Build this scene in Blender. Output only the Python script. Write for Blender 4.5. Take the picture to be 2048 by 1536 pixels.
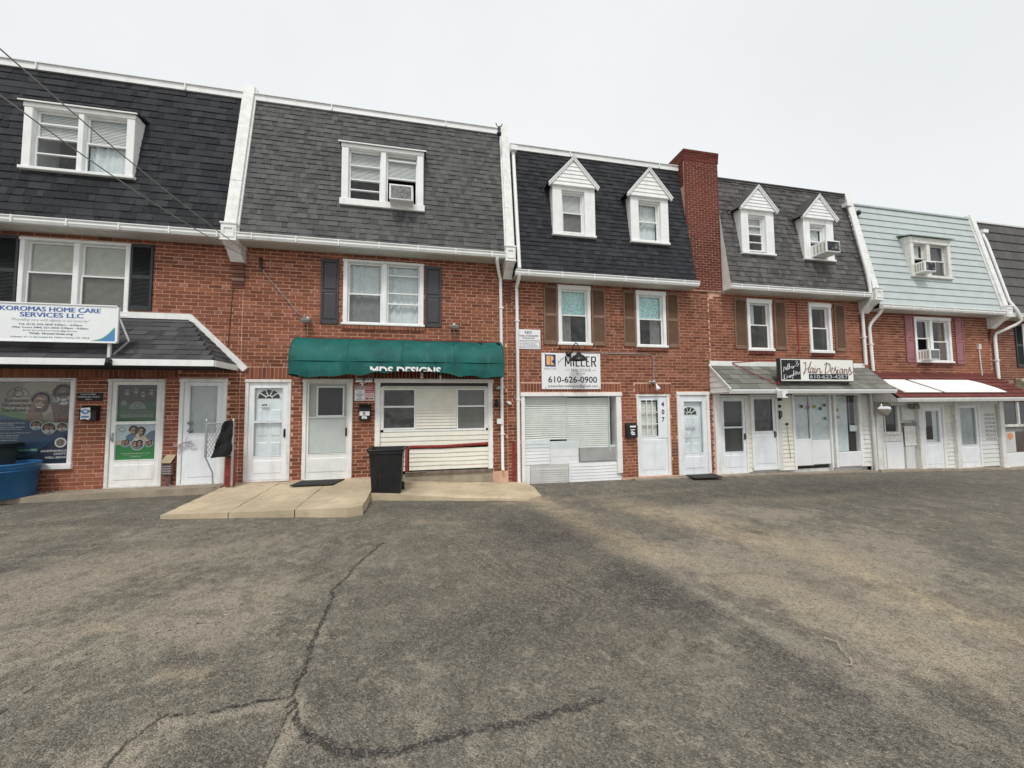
import bpy, bmesh, math, random
import numpy as np
from mathutils import Vector, Matrix
sc = bpy.context.scene
for o in list(bpy.data.objects): bpy.data.objects.remove(o)
rnd = random.Random(7)
sin, cos, pi = math.sin, math.cos, math.pi
rad = math.radians

# ------------------------------------------------------------------ camera
FPX, YAW, PIT, ROL = 769.0, rad(12), rad(3.3), rad(.53)
CAM = Vector((0, -9.0, 1.85))
FW = Vector((sin(YAW)*cos(PIT), cos(YAW)*cos(PIT), sin(PIT)))
R0 = Vector((cos(YAW), -sin(YAW), 0)); U0 = R0.cross(FW)
RR = cos(ROL)*R0 - sin(ROL)*U0; UU = cos(ROL)*U0 + sin(ROL)*R0
cd = bpy.data.cameras.new("camera"); co = bpy.data.objects.new("camera", cd)
sc.collection.objects.link(co)
cd.sensor_width = 36; cd.lens = FPX/2048*36; cd.clip_end = 600; cd.clip_start = .05
mw = Matrix((RR, UU, -FW)).transposed().to_4x4(); mw.translation = CAM
co.matrix_world = mw
sc.camera = co
def in_view(p, m=.0):
    d = Vector(p) - CAM; z = d.dot(FW)
    if z < .2: return False
    return abs(d.dot(RR)/z*FPX) < 1024*(1+m) and abs(d.dot(UU)/z*FPX) < 768*(1+m)

# ------------------------------------------------------------------ world, sun, exposure
w = bpy.data.worlds.new("World"); sc.world = w; w.use_nodes = True
nt = w.node_tree; nt.nodes.clear()
out = nt.nodes.new("ShaderNodeOutputWorld"); bg = nt.nodes.new("ShaderNodeBackground")
sky = nt.nodes.new("ShaderNodeTexSky"); sky.sky_type = 'NISHITA'; sky.sun_disc = False
SUN_EL, SUN_AZ = rad(56), rad(196)
sky.sun_elevation = SUN_EL; sky.sun_rotation = SUN_AZ
hs = nt.nodes.new("ShaderNodeHueSaturation"); hs.inputs["Saturation"].default_value = .15
mx = nt.nodes.new("ShaderNodeMixRGB"); mx.inputs[0].default_value = .88
tc = nt.nodes.new("ShaderNodeTexCoord"); nz = nt.nodes.new("ShaderNodeTexNoise")
nz.inputs["Scale"].default_value = 1.6; nz.inputs["Detail"].default_value = 5
cr = nt.nodes.new("ShaderNodeValToRGB")
cr.color_ramp.elements[0].position = .3; cr.color_ramp.elements[0].color = (6.7, 6.95, 7.1, 1)
cr.color_ramp.elements[1].position = .75; cr.color_ramp.elements[1].color = (7.7, 7.85, 7.95, 1)
nt.links.new(tc.outputs["Generated"], nz.inputs["Vector"]); nt.links.new(nz.outputs["Fac"], cr.inputs[0])
nt.links.new(sky.outputs[0], hs.inputs["Color"]); nt.links.new(hs.outputs[0], mx.inputs[1])
nt.links.new(cr.outputs[0], mx.inputs[2]); nt.links.new(mx.outputs[0], bg.inputs[0])
bg.inputs[1].default_value = .1; nt.links.new(bg.outputs[0], out.inputs[0])
sl = bpy.data.lights.new("sun", 'SUN'); sl.energy = 1.5; sl.angle = rad(13); sl.color = (1, .965, .91)
so = bpy.data.objects.new("sun", sl); sc.collection.objects.link(so)
sd = Vector((sin(SUN_AZ)*cos(SUN_EL), cos(SUN_AZ)*cos(SUN_EL), sin(SUN_EL)))   # towards the sun
so.rotation_euler = sd.to_track_quat('Z', 'Y').to_euler(); so.location = (0, -20, 30)
sc.view_settings.view_transform = 'Standard'; sc.view_settings.look = 'None'
sc.view_settings.exposure = 0.4; sc.view_settings.gamma = 1; sc.view_settings.use_curve_mapping = False

# ------------------------------------------------------------------ materials
MT = {}
def nodes(name):
    m = bpy.data.materials.new(name); m.use_nodes = True
    t = m.node_tree; return m, t, t.nodes["Principled BSDF"]
def N(t, kind, **kw):
    n = t.nodes.new(kind)
    for k, v in kw.items(): n.inputs[k.replace("_", " ")].default_value = v
    return n
def mixc(t, fac, a, b, mode='MIX'):
    n = t.nodes.new("ShaderNodeMixRGB"); n.blend_type = mode
    for i, x in ((0, fac), (1, a), (2, b)):
        if hasattr(x, 'links'): t.links.new(x, n.inputs[i])
        elif i == 0: n.inputs[0].default_value = x
        else: n.inputs[i].default_value = (*x, 1) if len(x) == 3 else x
    return n.outputs[0]
def math2(t, op, a, b=0.0, clamp=False):
    n = t.nodes.new("ShaderNodeMath"); n.operation = op; n.use_clamp = clamp
    for i, x in ((0, a), (1, b)):
        if hasattr(x, 'links'): t.links.new(x, n.inputs[i])
        else: n.inputs[i].default_value = x
    return n.outputs[0]
def ramp(t, src, p0, p1, lo=0., hi=1.):
    n = t.nodes.new("ShaderNodeMapRange"); n.interpolation_type = 'SMOOTHSTEP'
    t.links.new(src, n.inputs[0])
    for i, x in ((1, p0), (2, p1), (3, lo), (4, hi)): n.inputs[i].default_value = x
    return n.outputs[0]
def pos(t, sx=1, sy=1, sz=1):
    g = t.nodes.new("ShaderNodeNewGeometry"); mp = t.nodes.new("ShaderNodeMapping")
    mp.inputs["Scale"].default_value = (sx, sy, sz); t.links.new(g.outputs["Position"], mp.inputs[0])
    return mp.outputs[0], g
def noise(t, vec, scale, detail=4, rough=.55):
    n = N(t, "ShaderNodeTexNoise", Scale=scale, Detail=detail, Roughness=rough)
    t.links.new(vec, n.inputs["Vector"]); return n.outputs["Fac"]
def rnd_island(t, geo):
    oi = t.nodes.new("ShaderNodeObjectInfo")
    return math2(t, 'FRACT', math2(t, 'ADD', oi.outputs["Random"], geo.outputs["Random Per Island"]))
def mat(name, col, rough=.6, var=.12, scale=6, grime=0., gcol=(.22, .19, .15), bump=.0, bscale=60, vert=True,
        spec=.4, metal=0., rand=None, emit=None):
    if name in MT: return MT[name]
    m, t, b = nodes(name)
    v, geo = pos(t); c = col
    f = noise(t, v, scale)
    c = mixc(t, ramp(t, f, .3, .7), tuple(x*(1-var) for x in col), tuple(min(1, x*(1+var)) for x in col))
    if rand:
        r = rnd_island(t, geo)
        c2 = mixc(t, r, tuple(x*rand[0] for x in col), tuple(min(1, x*rand[1]) for x in col))
        c = mixc(t, .75, c, c2)
    if grime:
        v2, _ = pos(t, 1, 1, .18 if vert else 1)
        gf = ramp(t, noise(t, v2, 7, 6, .65), .5, .78, 0, grime)
        c = mixc(t, gf, c, gcol)
    t.links.new(c, b.inputs["Base Color"])
    b.inputs["Roughness"].default_value = rough; b.inputs["Metallic"].default_value = metal
    b.inputs["Specular IOR Level"].default_value = spec
    if bump:
        bn = N(t, "ShaderNodeBump", Strength=bump, Distance=.01)
        t.links.new(noise(t, v, bscale, 3), bn.inputs["Height"]); t.links.new(bn.outputs[0], b.inputs["Normal"])
    MT[name] = m; return m

def brick_mat(name, a, b_, dark=(.09, .03, .025), pale=None):
    m, t, b = nodes(name); v, geo = pos(t)
    r = rnd_island(t, geo)
    c = mixc(t, r, a, b_)
    r2 = math2(t, 'FRACT', math2(t, 'MULTIPLY', r, 17.3))
    c = mixc(t, ramp(t, r2, .86, 1., 0, .55), c, dark)
    if pale: c = mixc(t, ramp(t, math2(t, 'FRACT', math2(t, 'MULTIPLY', r, 31.7)), .93, 1, 0, .5), c, pale)
    c = mixc(t, ramp(t, noise(t, v, 45, 5, .7), .35, .75, 0, .5), c, tuple(x*.6 for x in a))
    c = mixc(t, ramp(t, noise(t, v, .8, 5, .65), .48, .75, 0, .5), c, (.115, .050, .036))
    c = mixc(t, ramp(t, noise(t, v, .37, 3), .45, .7, 0, .35), c, tuple(min(1, x*1.5) for x in b_))
    c = mixc(t, ramp(t, noise(t, v, 9, 6, .7), .62, .8, 0, .35), c, (.5, .32, .25))
    t.links.new(c, b.inputs["Base Color"]); b.inputs["Roughness"].default_value = .85
    b.inputs["Specular IOR Level"].default_value = .25
    bn = N(t, "ShaderNodeBump", Strength=.5, Distance=.006)
    t.links.new(noise(t, v, 130, 4), bn.inputs["Height"]); t.links.new(bn.outputs[0], b.inputs["Normal"])
    MT[name] = m; return m
def shingle_mat(name, lo, hi):
    m, t, b = nodes(name); v, geo = pos(t)
    r = rnd_island(t, geo)
    c = mixc(t, r, lo, hi)
    v2, _ = pos(t, 1, 1, .12)
    c = mixc(t, ramp(t, noise(t, v2, 60, 3, .7), .3, .75, 0, .5), c, tuple(x*1.45 for x in hi))
    c = mixc(t, ramp(t, noise(t, v, .9, 3), .4, .8, 0, .3), c, tuple(x*.7 for x in lo))
    c = mixc(t, ramp(t, noise(t, v, 260, 2, .8), .62, .8, 0, .4), c, tuple(min(1, x*2.2) for x in hi))
    t.links.new(c, b.inputs["Base Color"]); b.inputs["Roughness"].default_value = .93
    b.inputs["Specular IOR Level"].default_value = .2
    bn = N(t, "ShaderNodeBump", Strength=.4, Distance=.004)
    t.links.new(noise(t, v, 240, 3), bn.inputs["Height"]); t.links.new(bn.outputs[0], b.inputs["Normal"])
    MT[name] = m; return m
def glass_mat(name, tint=(.95, .98, .98), trans=.97, dirt=.03, rough=.03):
    m = bpy.data.materials.new(name); m.use_nodes = True; t = m.node_tree; t.nodes.clear()
    o = t.nodes.new("ShaderNodeOutputMaterial")
    tr = t.nodes.new("ShaderNodeBsdfTransparent"); tr.inputs[0].default_value = (*[x*trans for x in tint], 1)
    gl = t.nodes.new("ShaderNodeBsdfGlossy"); gl.inputs["Roughness"].default_value = rough
    df = t.nodes.new("ShaderNodeBsdfDiffuse"); df.inputs[0].default_value = (.5, .52, .5, 1)
    fr = t.nodes.new("ShaderNodeFresnel"); fr.inputs[0].default_value = 1.5
    v, geo = pos(t)
    bn = N(t, "ShaderNodeBump", Strength=.04, Distance=.01)
    t.links.new(noise(t, v, 2.2, 2), bn.inputs["Height"]); t.links.new(bn.outputs[0], gl.inputs["Normal"])
    m1 = t.nodes.new("ShaderNodeMixShader"); m2 = t.nodes.new("ShaderNodeMixShader")
    t.links.new(math2(t, 'MULTIPLY', fr.outputs[0], math2(t, 'SUBTRACT', 1., geo.outputs['Backfacing'])), m1.inputs[0]); t.links.new(tr.outputs[0], m1.inputs[1]); t.links.new(gl.outputs[0], m1.inputs[2])
    df_f = ramp(t, noise(t, v, 5, 6, .7), .3, .8, dirt*.3, dirt*1.7)
    t.links.new(df_f, m2.inputs[0]); t.links.new(m1.outputs[0], m2.inputs[1]); t.links.new(df.outputs[0], m2.inputs[2])
    t.links.new(m2.outputs[0], o.inputs[0]); MT[name] = m; return m

white = mat("white paint", (.82, .82, .80), .5, .05, 5, .5, (.42, .37, .30), .12, 90)
trim = mat("white vinyl", (.83, .84, .83), .4, .04, 4, .3, (.46, .43, .37), .05, 60)
doorw = mat("white door paint", (.80, .83, .86), .35, .05, 3, .45, (.42, .41, .38), .04, 50)
oldwhite = mat("weathered white paint", (.74, .73, .70), .6, .07, 9, .6, (.36, .31, .25), .3, 70)
plaster = mat("white stucco coping", (.80, .80, .78), .75, .08, 8, .65, (.42, .39, .33), .7, 45)
offwhite = mat("off white metal", (.66, .67, .65), .45, .05, 6, .3, (.35, .33, .3))
cream = mat("cream vinyl siding", (.76, .74, .65), .5, .04, 4, .22, (.5, .44, .34), .06)
soffitm = mat("soffit vinyl", (.62, .61, .57), .6, .05, 5, .2, (.35, .3, .25))
mortar = mat("salmon mortar", (.66, .41, .30), .95, .14, 5, .35, (.25, .17, .13), .8, 120, vert=False, spec=.1)
brickA = brick_mat("red brick", (.160, .056, .031), (.320, .115, .064), pale=(.45, .2, .14))
brickH = brick_mat("pale header brick", (.26, .095, .068), (.36, .16, .12))
brickD = brick_mat("dark red brick", (.095, .026, .020), (.165, .042, .030))
brickP = brick_mat("brown pier brick", (.13, .06, .045), (.24, .09, .06), pale=(.5, .42, .33))
shA = shingle_mat("charcoal shingle", (.014, .015, .017), (.046, .048, .052))
shB = shingle_mat("grey shingle", (.056, .056, .057), (.125, .124, .124))
shC = shingle_mat("near black shingle", (.017, .018, .021), (.046, .048, .053))
shD = shingle_mat("taupe grey shingle", (.048, .046, .046), (.135, .129, .126))
shP = shingle_mat("dark porch shingle", (.035, .036, .038), (.085, .086, .09))
slate = shingle_mat("grey green slate", (.085, .088, .078), (.215, .215, .19))
tileF = shingle_mat("brown grey metal tile", (.085, .082, .080), (.118, .113, .110))
tileE = shingle_mat("maroon metal tile", (.110, .034, .030), (.165, .052, .045))
mint = mat("pale mint metal siding", (.47, .525, .52), .5, .05, 3, .22, (.35, .42, .38), .05, spec=.3)
deckm = mat("roof underlay", (.012, .012, .013), .95, .1)
room = mat("dark room", (.020, .019, .018), .95, .1, 1.5)
blackm = mat("black plastic", (.014, .014, .015), .42, .2, 8, .12, (.08, .08, .08), .1)
blackp = mat("black shutter paint", (.028, .031, .032), .5, .12, 6, .15, (.1, .1, .09))
charp = mat("charcoal shutter paint", (.050, .048, .055), .45, .08, 5, .1, (.12, .11, .1))
brownp = mat("brown shutter paint", (.21, .125, .082), .6, .1, 7, .25, (.28, .2, .15))
mauvep = mat("mauve shutter paint", (.30, .125, .135), .6, .08, 6, .2, (.4, .25, .25))
steel = mat("galvanised steel", (.42, .43, .43), .38, .12, 20, .25, (.25, .2, .15), metal=.6)
greym = mat("grey metal", (.22, .22, .22), .5, .15, 10, .2)
chrome = mat("chrome mirror", (.8, .8, .8), .06, .03, 3, metal=1.)
conc = mat("tan concrete", (.52, .43, .30), .9, .16, 1.6, .6, (.30, .24, .17), .6, 80, vert=False, spec=.2)
conc2 = mat("grey brown concrete", (.33, .28, .215), .92, .16, 3, .4, (.16, .13, .1), .6, 80, vert=False, spec=.2)
greenf = mat("green awning canvas", (.004, .098, .086), .62, .25, 2.2, .55, (.05, .17, .15), .3, 220, vert=True, spec=.3)
blind = mat("white blind slats", (.80, .80, .78), .6, .04, 3)
blindc = mat("cream blind", (.78, .77, .68), .7, .06, 9)
paleblind = mat("pale roller panels", (.80, .80, .75), .6, .05, 5, .15, (.45, .45, .4))
curtain = mat("grey net curtain", (.60, .62, .61), .9, .15, 10)
lace = mat("aqua lace curtain", (.50, .76, .74), .9, .3, 28)
sheer = mat("grey sheer curtain", (.62, .66, .67), .9, .08, 7)
glass = glass_mat("window glass")
glassd = glass_mat("dusty glass", (.8, .85, .85), .9, .16, .12)
screen = glass_mat("insect screen", (.62, .62, .62), .8, .08, .4)
frost = mat("frosted door glass", (.60, .61, .60), .25, .05, 3, .15, (.3, .3, .28), .1)
black = mat("black print", (.012, .012, .014), .6, .05)
redp = mat("red sign print", (.42, .02, .05), .6, .05)
rust = mat("rust red paint", (.25, .03, .022), .6, .3, 12, .5, (.1, .03, .02), .3)
blueb = mat("blue plastic", (.025, .13, .30), .45, .12, 5, .3, (.08, .16, .24), .1)
greybin = mat("dark green grey plastic", (.04, .05, .05), .55, .15, 4, .2, (.1, .1, .1))
cloth = mat("black tarp cloth", (.010, .010, .011), .8, .3, 9, bump=.3, bscale=25)
signw = mat("white sign board", (.82, .84, .85), .4, .02, 3, .07, (.6, .6, .6))
blank = mat("blank white panel", (.86, .86, .83), .5, .02, 2, .05, (.7, .68, .6))

# ------------------------------------------------------------------ mesh builder
W = {}
COL = sc.collection
class M:
    def __init__(s): s.v = []; s.f = []; s.mi = []; s.sm = []; s.m = 0
    def add(s, vs, fs, smooth=False):
        o = len(s.v); s.v += [tuple(p) for p in vs]
        for f in fs: s.f.append(tuple(o+i for i in f)); s.mi.append(s.m); s.sm.append(smooth)
        return s
    def mt(s, k): s.m = k; return s
    def box(s, x0, x1, y0, y1, z0, z1):
        if x0 > x1: x0, x1 = x1, x0
        if y0 > y1: y0, y1 = y1, y0
        if z0 > z1: z0, z1 = z1, z0
        return s.add([(x0,y0,z0),(x1,y0,z0),(x1,y1,z0),(x0,y1,z0),(x0,y0,z1),(x1,y0,z1),(x1,y1,z1),(x0,y1,z1)],
                     [(0,1,5,4),(1,2,6,5),(2,3,7,6),(3,0,4,7),(4,5,6,7),(3,2,1,0)])
    def bbox(s, x0, x1, y0, y1, z0, z1, b=.008):      # box with a chamfered front (-Y) edge
        return s.add([(x0+b,y0,z0+b),(x1-b,y0,z0+b),(x1-b,y0,z1-b),(x0+b,y0,z1-b),(x0,y0+b,z0),(x1,y0+b,z0),(x1,y0+b,z1),(x0,y0+b,z1),
                      (x0,y1,z0),(x1,y1,z0),(x1,y1,z1),(x0,y1,z1)],
                     [(0,1,2,3),(4,5,1,0),(5,6,2,1),(6,7,3,2),(7,4,0,3),(8,9,5,4),(9,10,6,5),(10,11,7,6),(11,8,4,7),(9,8,11,10)])
    def quad(s, *p): return s.add(p, [tuple(range(len(p)))])
    def extrude(s, prof, x0, x1, cap=True):            # prof: (y, z) loop
        n = len(prof)
        vs = [(x0, y, z) for y, z in prof] + [(x1, y, z) for y, z in prof]
        fs = [(i, (i+1) % n, n+(i+1) % n, n+i) for i in range(n)]
        if cap: fs += [tuple(range(n))[::-1], tuple(range(n, 2*n))]
        return s.add(vs, fs)
    def prism(s, poly, y0, y1):                        # poly: (x, z) loop, extruded along Y
        n = len(poly)
        vs = [(x, y0, z) for x, z in poly] + [(x, y1, z) for x, z in poly]
        fs = [(i, (i+1) % n, n+(i+1) % n, n+i) for i in range(n)] + [tuple(range(n))[::-1], tuple(range(n, 2*n))]
        return s.add(vs, fs)
    def slab(s, poly, zt, zb):                         # poly: (x, y) with per-vertex z functions/values
        n = len(poly); zf = zt if callable(zt) else (lambda x, y: zt); zg = zb if callable(zb) else (lambda x, y: zb)
        vs = [(x, y, zf(x, y)) for x, y in poly] + [(x, y, zg(x, y)) for x, y in poly]
        fs = [tuple(range(n))] + [tuple(range(n, 2*n))[::-1]] + [(i, n+i, n+(i+1) % n, (i+1) % n) for i in range(n)]
        return s.add(vs, fs)
    def tube(s, pts, r, n=8, cap=True, flat=1.):
        pts = [Vector(p) for p in pts]; k = len(pts); vs = []
        up = None
        for i, p in enumerate(pts):
            d = (pts[min(i+1, k-1)] - pts[max(i-1, 0)]).normalized()
            if up is None:
                up = Vector((0, 0, 1)) if abs(d.z) < .9 else Vector((0, 1, 0))
            a = d.cross(up).normalized(); b = a.cross(d).normalized(); up = b
            rr = r[i] if isinstance(r, (list, tuple)) else r
            for j in range(n):
                t = 2*pi*j/n; vs.append(p + a*cos(t)*rr + b*sin(t)*rr*flat)
        fs = [(i*n+j, i*n+(j+1) % n, (i+1)*n+(j+1) % n, (i+1)*n+j) for i in range(k-1) for j in range(n)]
        s.add(vs, fs, n > 5)
        if cap: s.add(vs[:n], [tuple(range(n))]); s.add(vs[-n:], [tuple(range(n))[::-1]])
        return s
    def rev(s, c, prof, axis=(0, 0, 1), n=20, smooth=True):   # prof: (r, t along axis)
        ax = Vector(axis).normalized(); a = ax.orthogonal().normalized(); b = ax.cross(a); c = Vector(c)
        vs = [c + ax*t + (a*cos(2*pi*j/n) + b*sin(2*pi*j/n))*r for r, t in prof for j in range(n)]
        fs = [(i*n+j, i*n+(j+1) % n, (i+1)*n+(j+1) % n, (i+1)*n+j) for i in range(len(prof)-1) for j in range(n)]
        return s.add(vs, fs, smooth)
    def ell(s, cx, cz, rx, rz, y, n=20, a0=0, a1=2*pi, rot=0):
        full = abs(a1-a0-2*pi) < 1e-6
        ps = []
        for j in range(n if full else n+1):
            t = a0 + (a1-a0)*j/n; px, pz = rx*cos(t), rz*sin(t)
            ps.append((cx+px*cos(rot)-pz*sin(rot), y, cz+px*sin(rot)+pz*cos(rot)))
        return s.add(ps, [tuple(range(len(ps)))])
    def rect(s, x0, x1, z0, z1, y): return s.quad((x0,y,z0),(x1,y,z0),(x1,y,z1),(x0,y,z1))
    def mesh(s, name, mats):
        me = bpy.data.meshes.new(name); me.from_pydata(s.v, [], s.f)
        for m in (mats if isinstance(mats, (list, tuple)) else [mats]): me.materials.append(m)
        me.polygons.foreach_set("material_index", s.mi); me.polygons.foreach_set("use_smooth", s.sm)
        me.update(); return me
    def build(s, name, mats, parent=None, **props):
        if parent is None:
            a = np.array(s.v); c = Vector(((a[:,0].min()+a[:,0].max())/2, (a[:,1].min()+a[:,1].max())/2, a[:,2].min()))
            s.v = [tuple(Vector(p)-c) for p in s.v]
            o = bpy.data.objects.new(name, s.mesh(name, mats)); COL.objects.link(o); o.location = c; W[o.name] = c
        else:
            o = bpy.data.objects.new(name, s.mesh(name, mats)); COL.objects.link(o); o.parent = parent
            o.location = -W[parent.name]; W[o.name] = Vector((0, 0, 0))
        for k, v in props.items(): o[k] = v
        return o
def thing(name, label, cat, loc, group=None):
    o = bpy.data.objects.new(name, None); COL.objects.link(o); o.location = loc; o.empty_display_size = .2
    W[o.name] = Vector(loc); o['label'] = label; o['category'] = cat
    if group: o['group'] = group
    return o
def tag(o, label, cat, group=None):
    o['label'] = label; o['category'] = cat
    if group: o['group'] = group
    return o

# text laid into the box x0..x1, z0..z1 on the plane y (real flat lettering 1 mm proud)
def text(parent, s, x0, x1, z0, z1, y, m, shear=0., bold=.0, rot=0., name="lettering", cut=None):
    cu = bpy.data.curves.new("t", 'FONT'); cu.body = s; cu.size = 1; cu.shear = shear; cu.offset = bold
    cu.resolution_u = 3; cu.fill_mode = 'FRONT'
    to = bpy.data.objects.new("t", cu); COL.objects.link(to)
    dg = bpy.context.evaluated_depsgraph_get(); me = bpy.data.meshes.new_from_object(to.evaluated_get(dg))
    bpy.data.objects.remove(to); bpy.data.curves.remove(cu)
    n = len(me.vertices); a = np.zeros(n*3); me.vertices.foreach_get("co", a); a = a.reshape(-1, 3)
    mn, mxx = a.min(0), a.max(0)
    X = x0 + (a[:,0]-mn[0])/(mxx[0]-mn[0])*(x1-x0); Z = z0 + (a[:,1]-mn[1])/(mxx[1]-mn[1])*(z1-z0)
    if rot:
        cx, cz = (x0+x1)/2, (z0+z1)/2
        X, Z = cx+(X-cx)*cos(rot)-(Z-cz)*sin(rot), cz+(X-cx)*sin(rot)+(Z-cz)*cos(rot)
    b = np.stack([X, np.full(n, y), Z], 1)
    me.vertices.foreach_set("co", b.ravel()); me.update()
    if cut is not None:
        bm = bmesh.new(); bm.from_mesh(me)
        bmesh.ops.bisect_plane(bm, geom=bm.verts[:]+bm.edges[:]+bm.faces[:], plane_co=(0, 0, cut), plane_no=(0, 0, 1), clear_inner=True)
        bm.to_mesh(me); bm.free()
    me.materials.clear(); me.materials.append(m)
    o = bpy.data.objects.new(name, me); COL.objects.link(o); o.parent = parent; o.location = -W[parent.name]
    W[o.name] = Vector((0, 0, 0)); return o

# ------------------------------------------------------------------ small repeated pieces (bricks, shingles, slates)
def unit_block(name, m, back=.03):
    b = M(); b.add([(0,0,0),(1,0,0),(1,0,1),(0,0,1),(0,back,0),(1,back,0),(1,back,1),(0,back,1)],
                   [(0,1,2,3),(1,5,6,2),(4,0,3,7),(3,2,6,7),(4,5,1,0)])
    return b.mesh(name, m)
def unit_shingle(name, m, t, top=.002, skew=0.):
    b = M(); b.add([(0,-t,0),(1,-t,0),(1,-top,1),(0,-top,1),(0,.004,0),(1,.004,0),(1,.004,1),(0,.004,1)],
                   [(0,1,2,3),(1,5,6,2),(4,0,3,7),(4,5,1,0)])
    return b.mesh(name, m)
def place(parent, pieces, units, name, org=(0, 0, 0), ang=0., cap=300, back=None):
    """pieces: (x, v, w, h, kind, dy); the surface starts at org and leans back by ang. The nearest in view become objects, the rest one mesh."""
    if not pieces: return
    ca, sa = cos(ang), sin(ang); o = Vector(org)
    def wp(x, v, dy=0.): return Vector((o.x+x, o.y + v*sa + dy*ca, o.z + v*ca - dy*sa))
    dist = []
    for i, p in enumerate(pieces):
        c = wp(p[0]+p[2]/2, p[1]+p[3]/2); d = (c-CAM).length
        dist.append(((0 if in_view(c) else 1000) + d/math.sqrt(p[2]*p[3]), i))
    dist.sort(); near = {i for k, i in dist[:cap] if k < 1000*1}
    groups = {}
    for i, p in enumerate(pieces):
        if i in near:
            ob = bpy.data.objects.new(name, units[p[4]]); COL.objects.link(ob); ob.parent = parent
            ob.location = wp(p[0], p[1], p[5]) - (W[parent.name] if parent.name in W else Vector())
            ob.rotation_euler = (-ang, 0, 0); ob.scale = (p[2], 1, p[3])
        else: groups.setdefault(0, []).append(p)
    for _, ps in groups.items():
        V = []; F = []; MI = []; mats = []
        for k, u in units.items():
            if u.materials[0] not in mats: mats.append(u.materials[0])
        cache = {k: (np.array([v.co[:] for v in u.vertices]), [tuple(q.vertices) for q in u.polygons], mats.index(u.materials[0])) for k, u in units.items()}
        off = 0
        for p in ps:
            uv, uf, mi = cache[p[4]]
            a = uv * np.array([p[2], 1, p[3]]); y = a[:,1]+p[5]; z = a[:,2]+p[1]; x = a[:,0]+p[0]
            V.append(np.stack([o.x+x, o.y+z*sa+y*ca, o.z+z*ca-y*sa], 1))
            F += [tuple(off+i for i in f) for f in uf]; MI += [mi]*len(uf); off += len(uv)
        me = bpy.data.meshes.new(name); me.from_pydata(np.concatenate(V).tolist(), [], F)
        for m in mats: me.materials.append(m)
        me.polygons.foreach_set("material_index", MI); me.update()
        ob = bpy.data.objects.new(name + "s_beyond", me); COL.objects.link(ob); ob.parent = parent
        ob.location = -W[parent.name]; ob['kind'] = 'stuff'
def free(x0, x1, v, rects):
    iv = [(x0, x1)]
    for a, b, c, d in rects:
        if c < v < d:
            nv = []
            for p, q in iv:
                if b <= p or a >= q: nv.append((p, q)); continue
                if a > p: nv.append((p, a))
                if b < q: nv.append((b, q))
            iv = nv
    return iv
BL, BH, BJ = .254, .0775, .0150
def course(x0, x1, z0, z1, holes, bl=BL, bh=BH, j=BJ, kinds=('s', 'h'), hdr=7, ph=0, dy=0.):
    out = []; n = int((z1-z0)/bh + .5)
    for i in range(n):
        z = z0 + i*bh; hc = hdr and (i % hdr == ph)
        xs = []; x = x0 - rnd.random()*.0 - ((i % 2)*.5)*bl - (.3*bl if hc else 0); k = 0
        while x < x1:
            wd = bl if not hc or k % 2 == 0 else bl/2
            xs.append((x, x+wd, 'h' if hc and k % 2 else 's')); x += wd; k += 1
        iv = free(x0, x1, z+bh/2, holes)
        for a, b, kd in xs:
            for p, q in iv:
                l, r = max(a, p), min(b, q)
                if r-l > .045: out.append((l+j/2, z+j/2, r-l-j, bh-j, kinds[0] if kd == 's' else kinds[1], dy - rnd.random()*.004))
    return out
def soldier(x0, x1, z0, z1, kind='s', step=.079, dy=0.):
    n = max(1, round((x1-x0)/step)); st = (x1-x0)/n
    return [(x0+i*st+.006, z0+.005, st-.012, z1-z0-.010, kind, dy - rnd.random()*.004) for i in range(n)]
def cells(holes, x0, x1, z0, z1):
    xs = sorted({x0, x1, *[h[0] for h in holes], *[h[1] for h in holes]}); zs = sorted({z0, z1, *[h[2] for h in holes], *[h[3] for h in holes]})
    xs = [x for x in xs if x0 <= x <= x1]; zs = [z for z in zs if z0 <= z <= z1]
    for a, b in zip(xs, xs[1:]):
        for c, d in zip(zs, zs[1:]):
            mx_, mz = (a+b)/2, (c+d)/2
            if not any(h[0] < mx_ < h[1] and h[2] < mz < h[3] for h in holes): yield a, b, c, d
MY = .0045       # mortar lies 8 mm behind the brick faces
UB = {'s': unit_block("brick", brickA), 'h': unit_block("header_brick", brickH), 'd': unit_block("dark_brick", brickD), 'p': unit_block("pier_brick", brickP)}

def make_wall(house, x0, x1, z0, z1, holes, soldiers=(), kinds=('s', 'h'), phase=0):
    m = M()
    for a, b, c, d in cells(holes, x0, x1, z0-.6, z1): m.rect(a, b, c, d, MY)
    for a, b, c, d in holes:
        m.quad((a, MY, c), (a, .3, c), (a, .3, d), (a, MY, d)); m.quad((b, .3, c), (b, MY, c), (b, MY, d), (b, .3, d))
        m.quad((a, MY, d), (a, .3, d), (b, .3, d), (b, MY, d)); m.quad((a, .3, c), (a, MY, c), (b, MY, c), (b, .3, c))
    m.mt(1); m.rect(x0+.002, x1-.002, z0-.6, z1+.3, .7)
    wl = m.build("wall", [mortar, room], house)
    ps = course(x0, x1, z0, z1, list(holes)+[s[:4] for s in soldiers], kinds=kinds, ph=phase)
    for s in soldiers: ps += soldier(*s[:4], kind=kinds[0] if len(s) < 5 else s[4])
    place(wl, ps, UB, "brick")
    return wl

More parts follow.
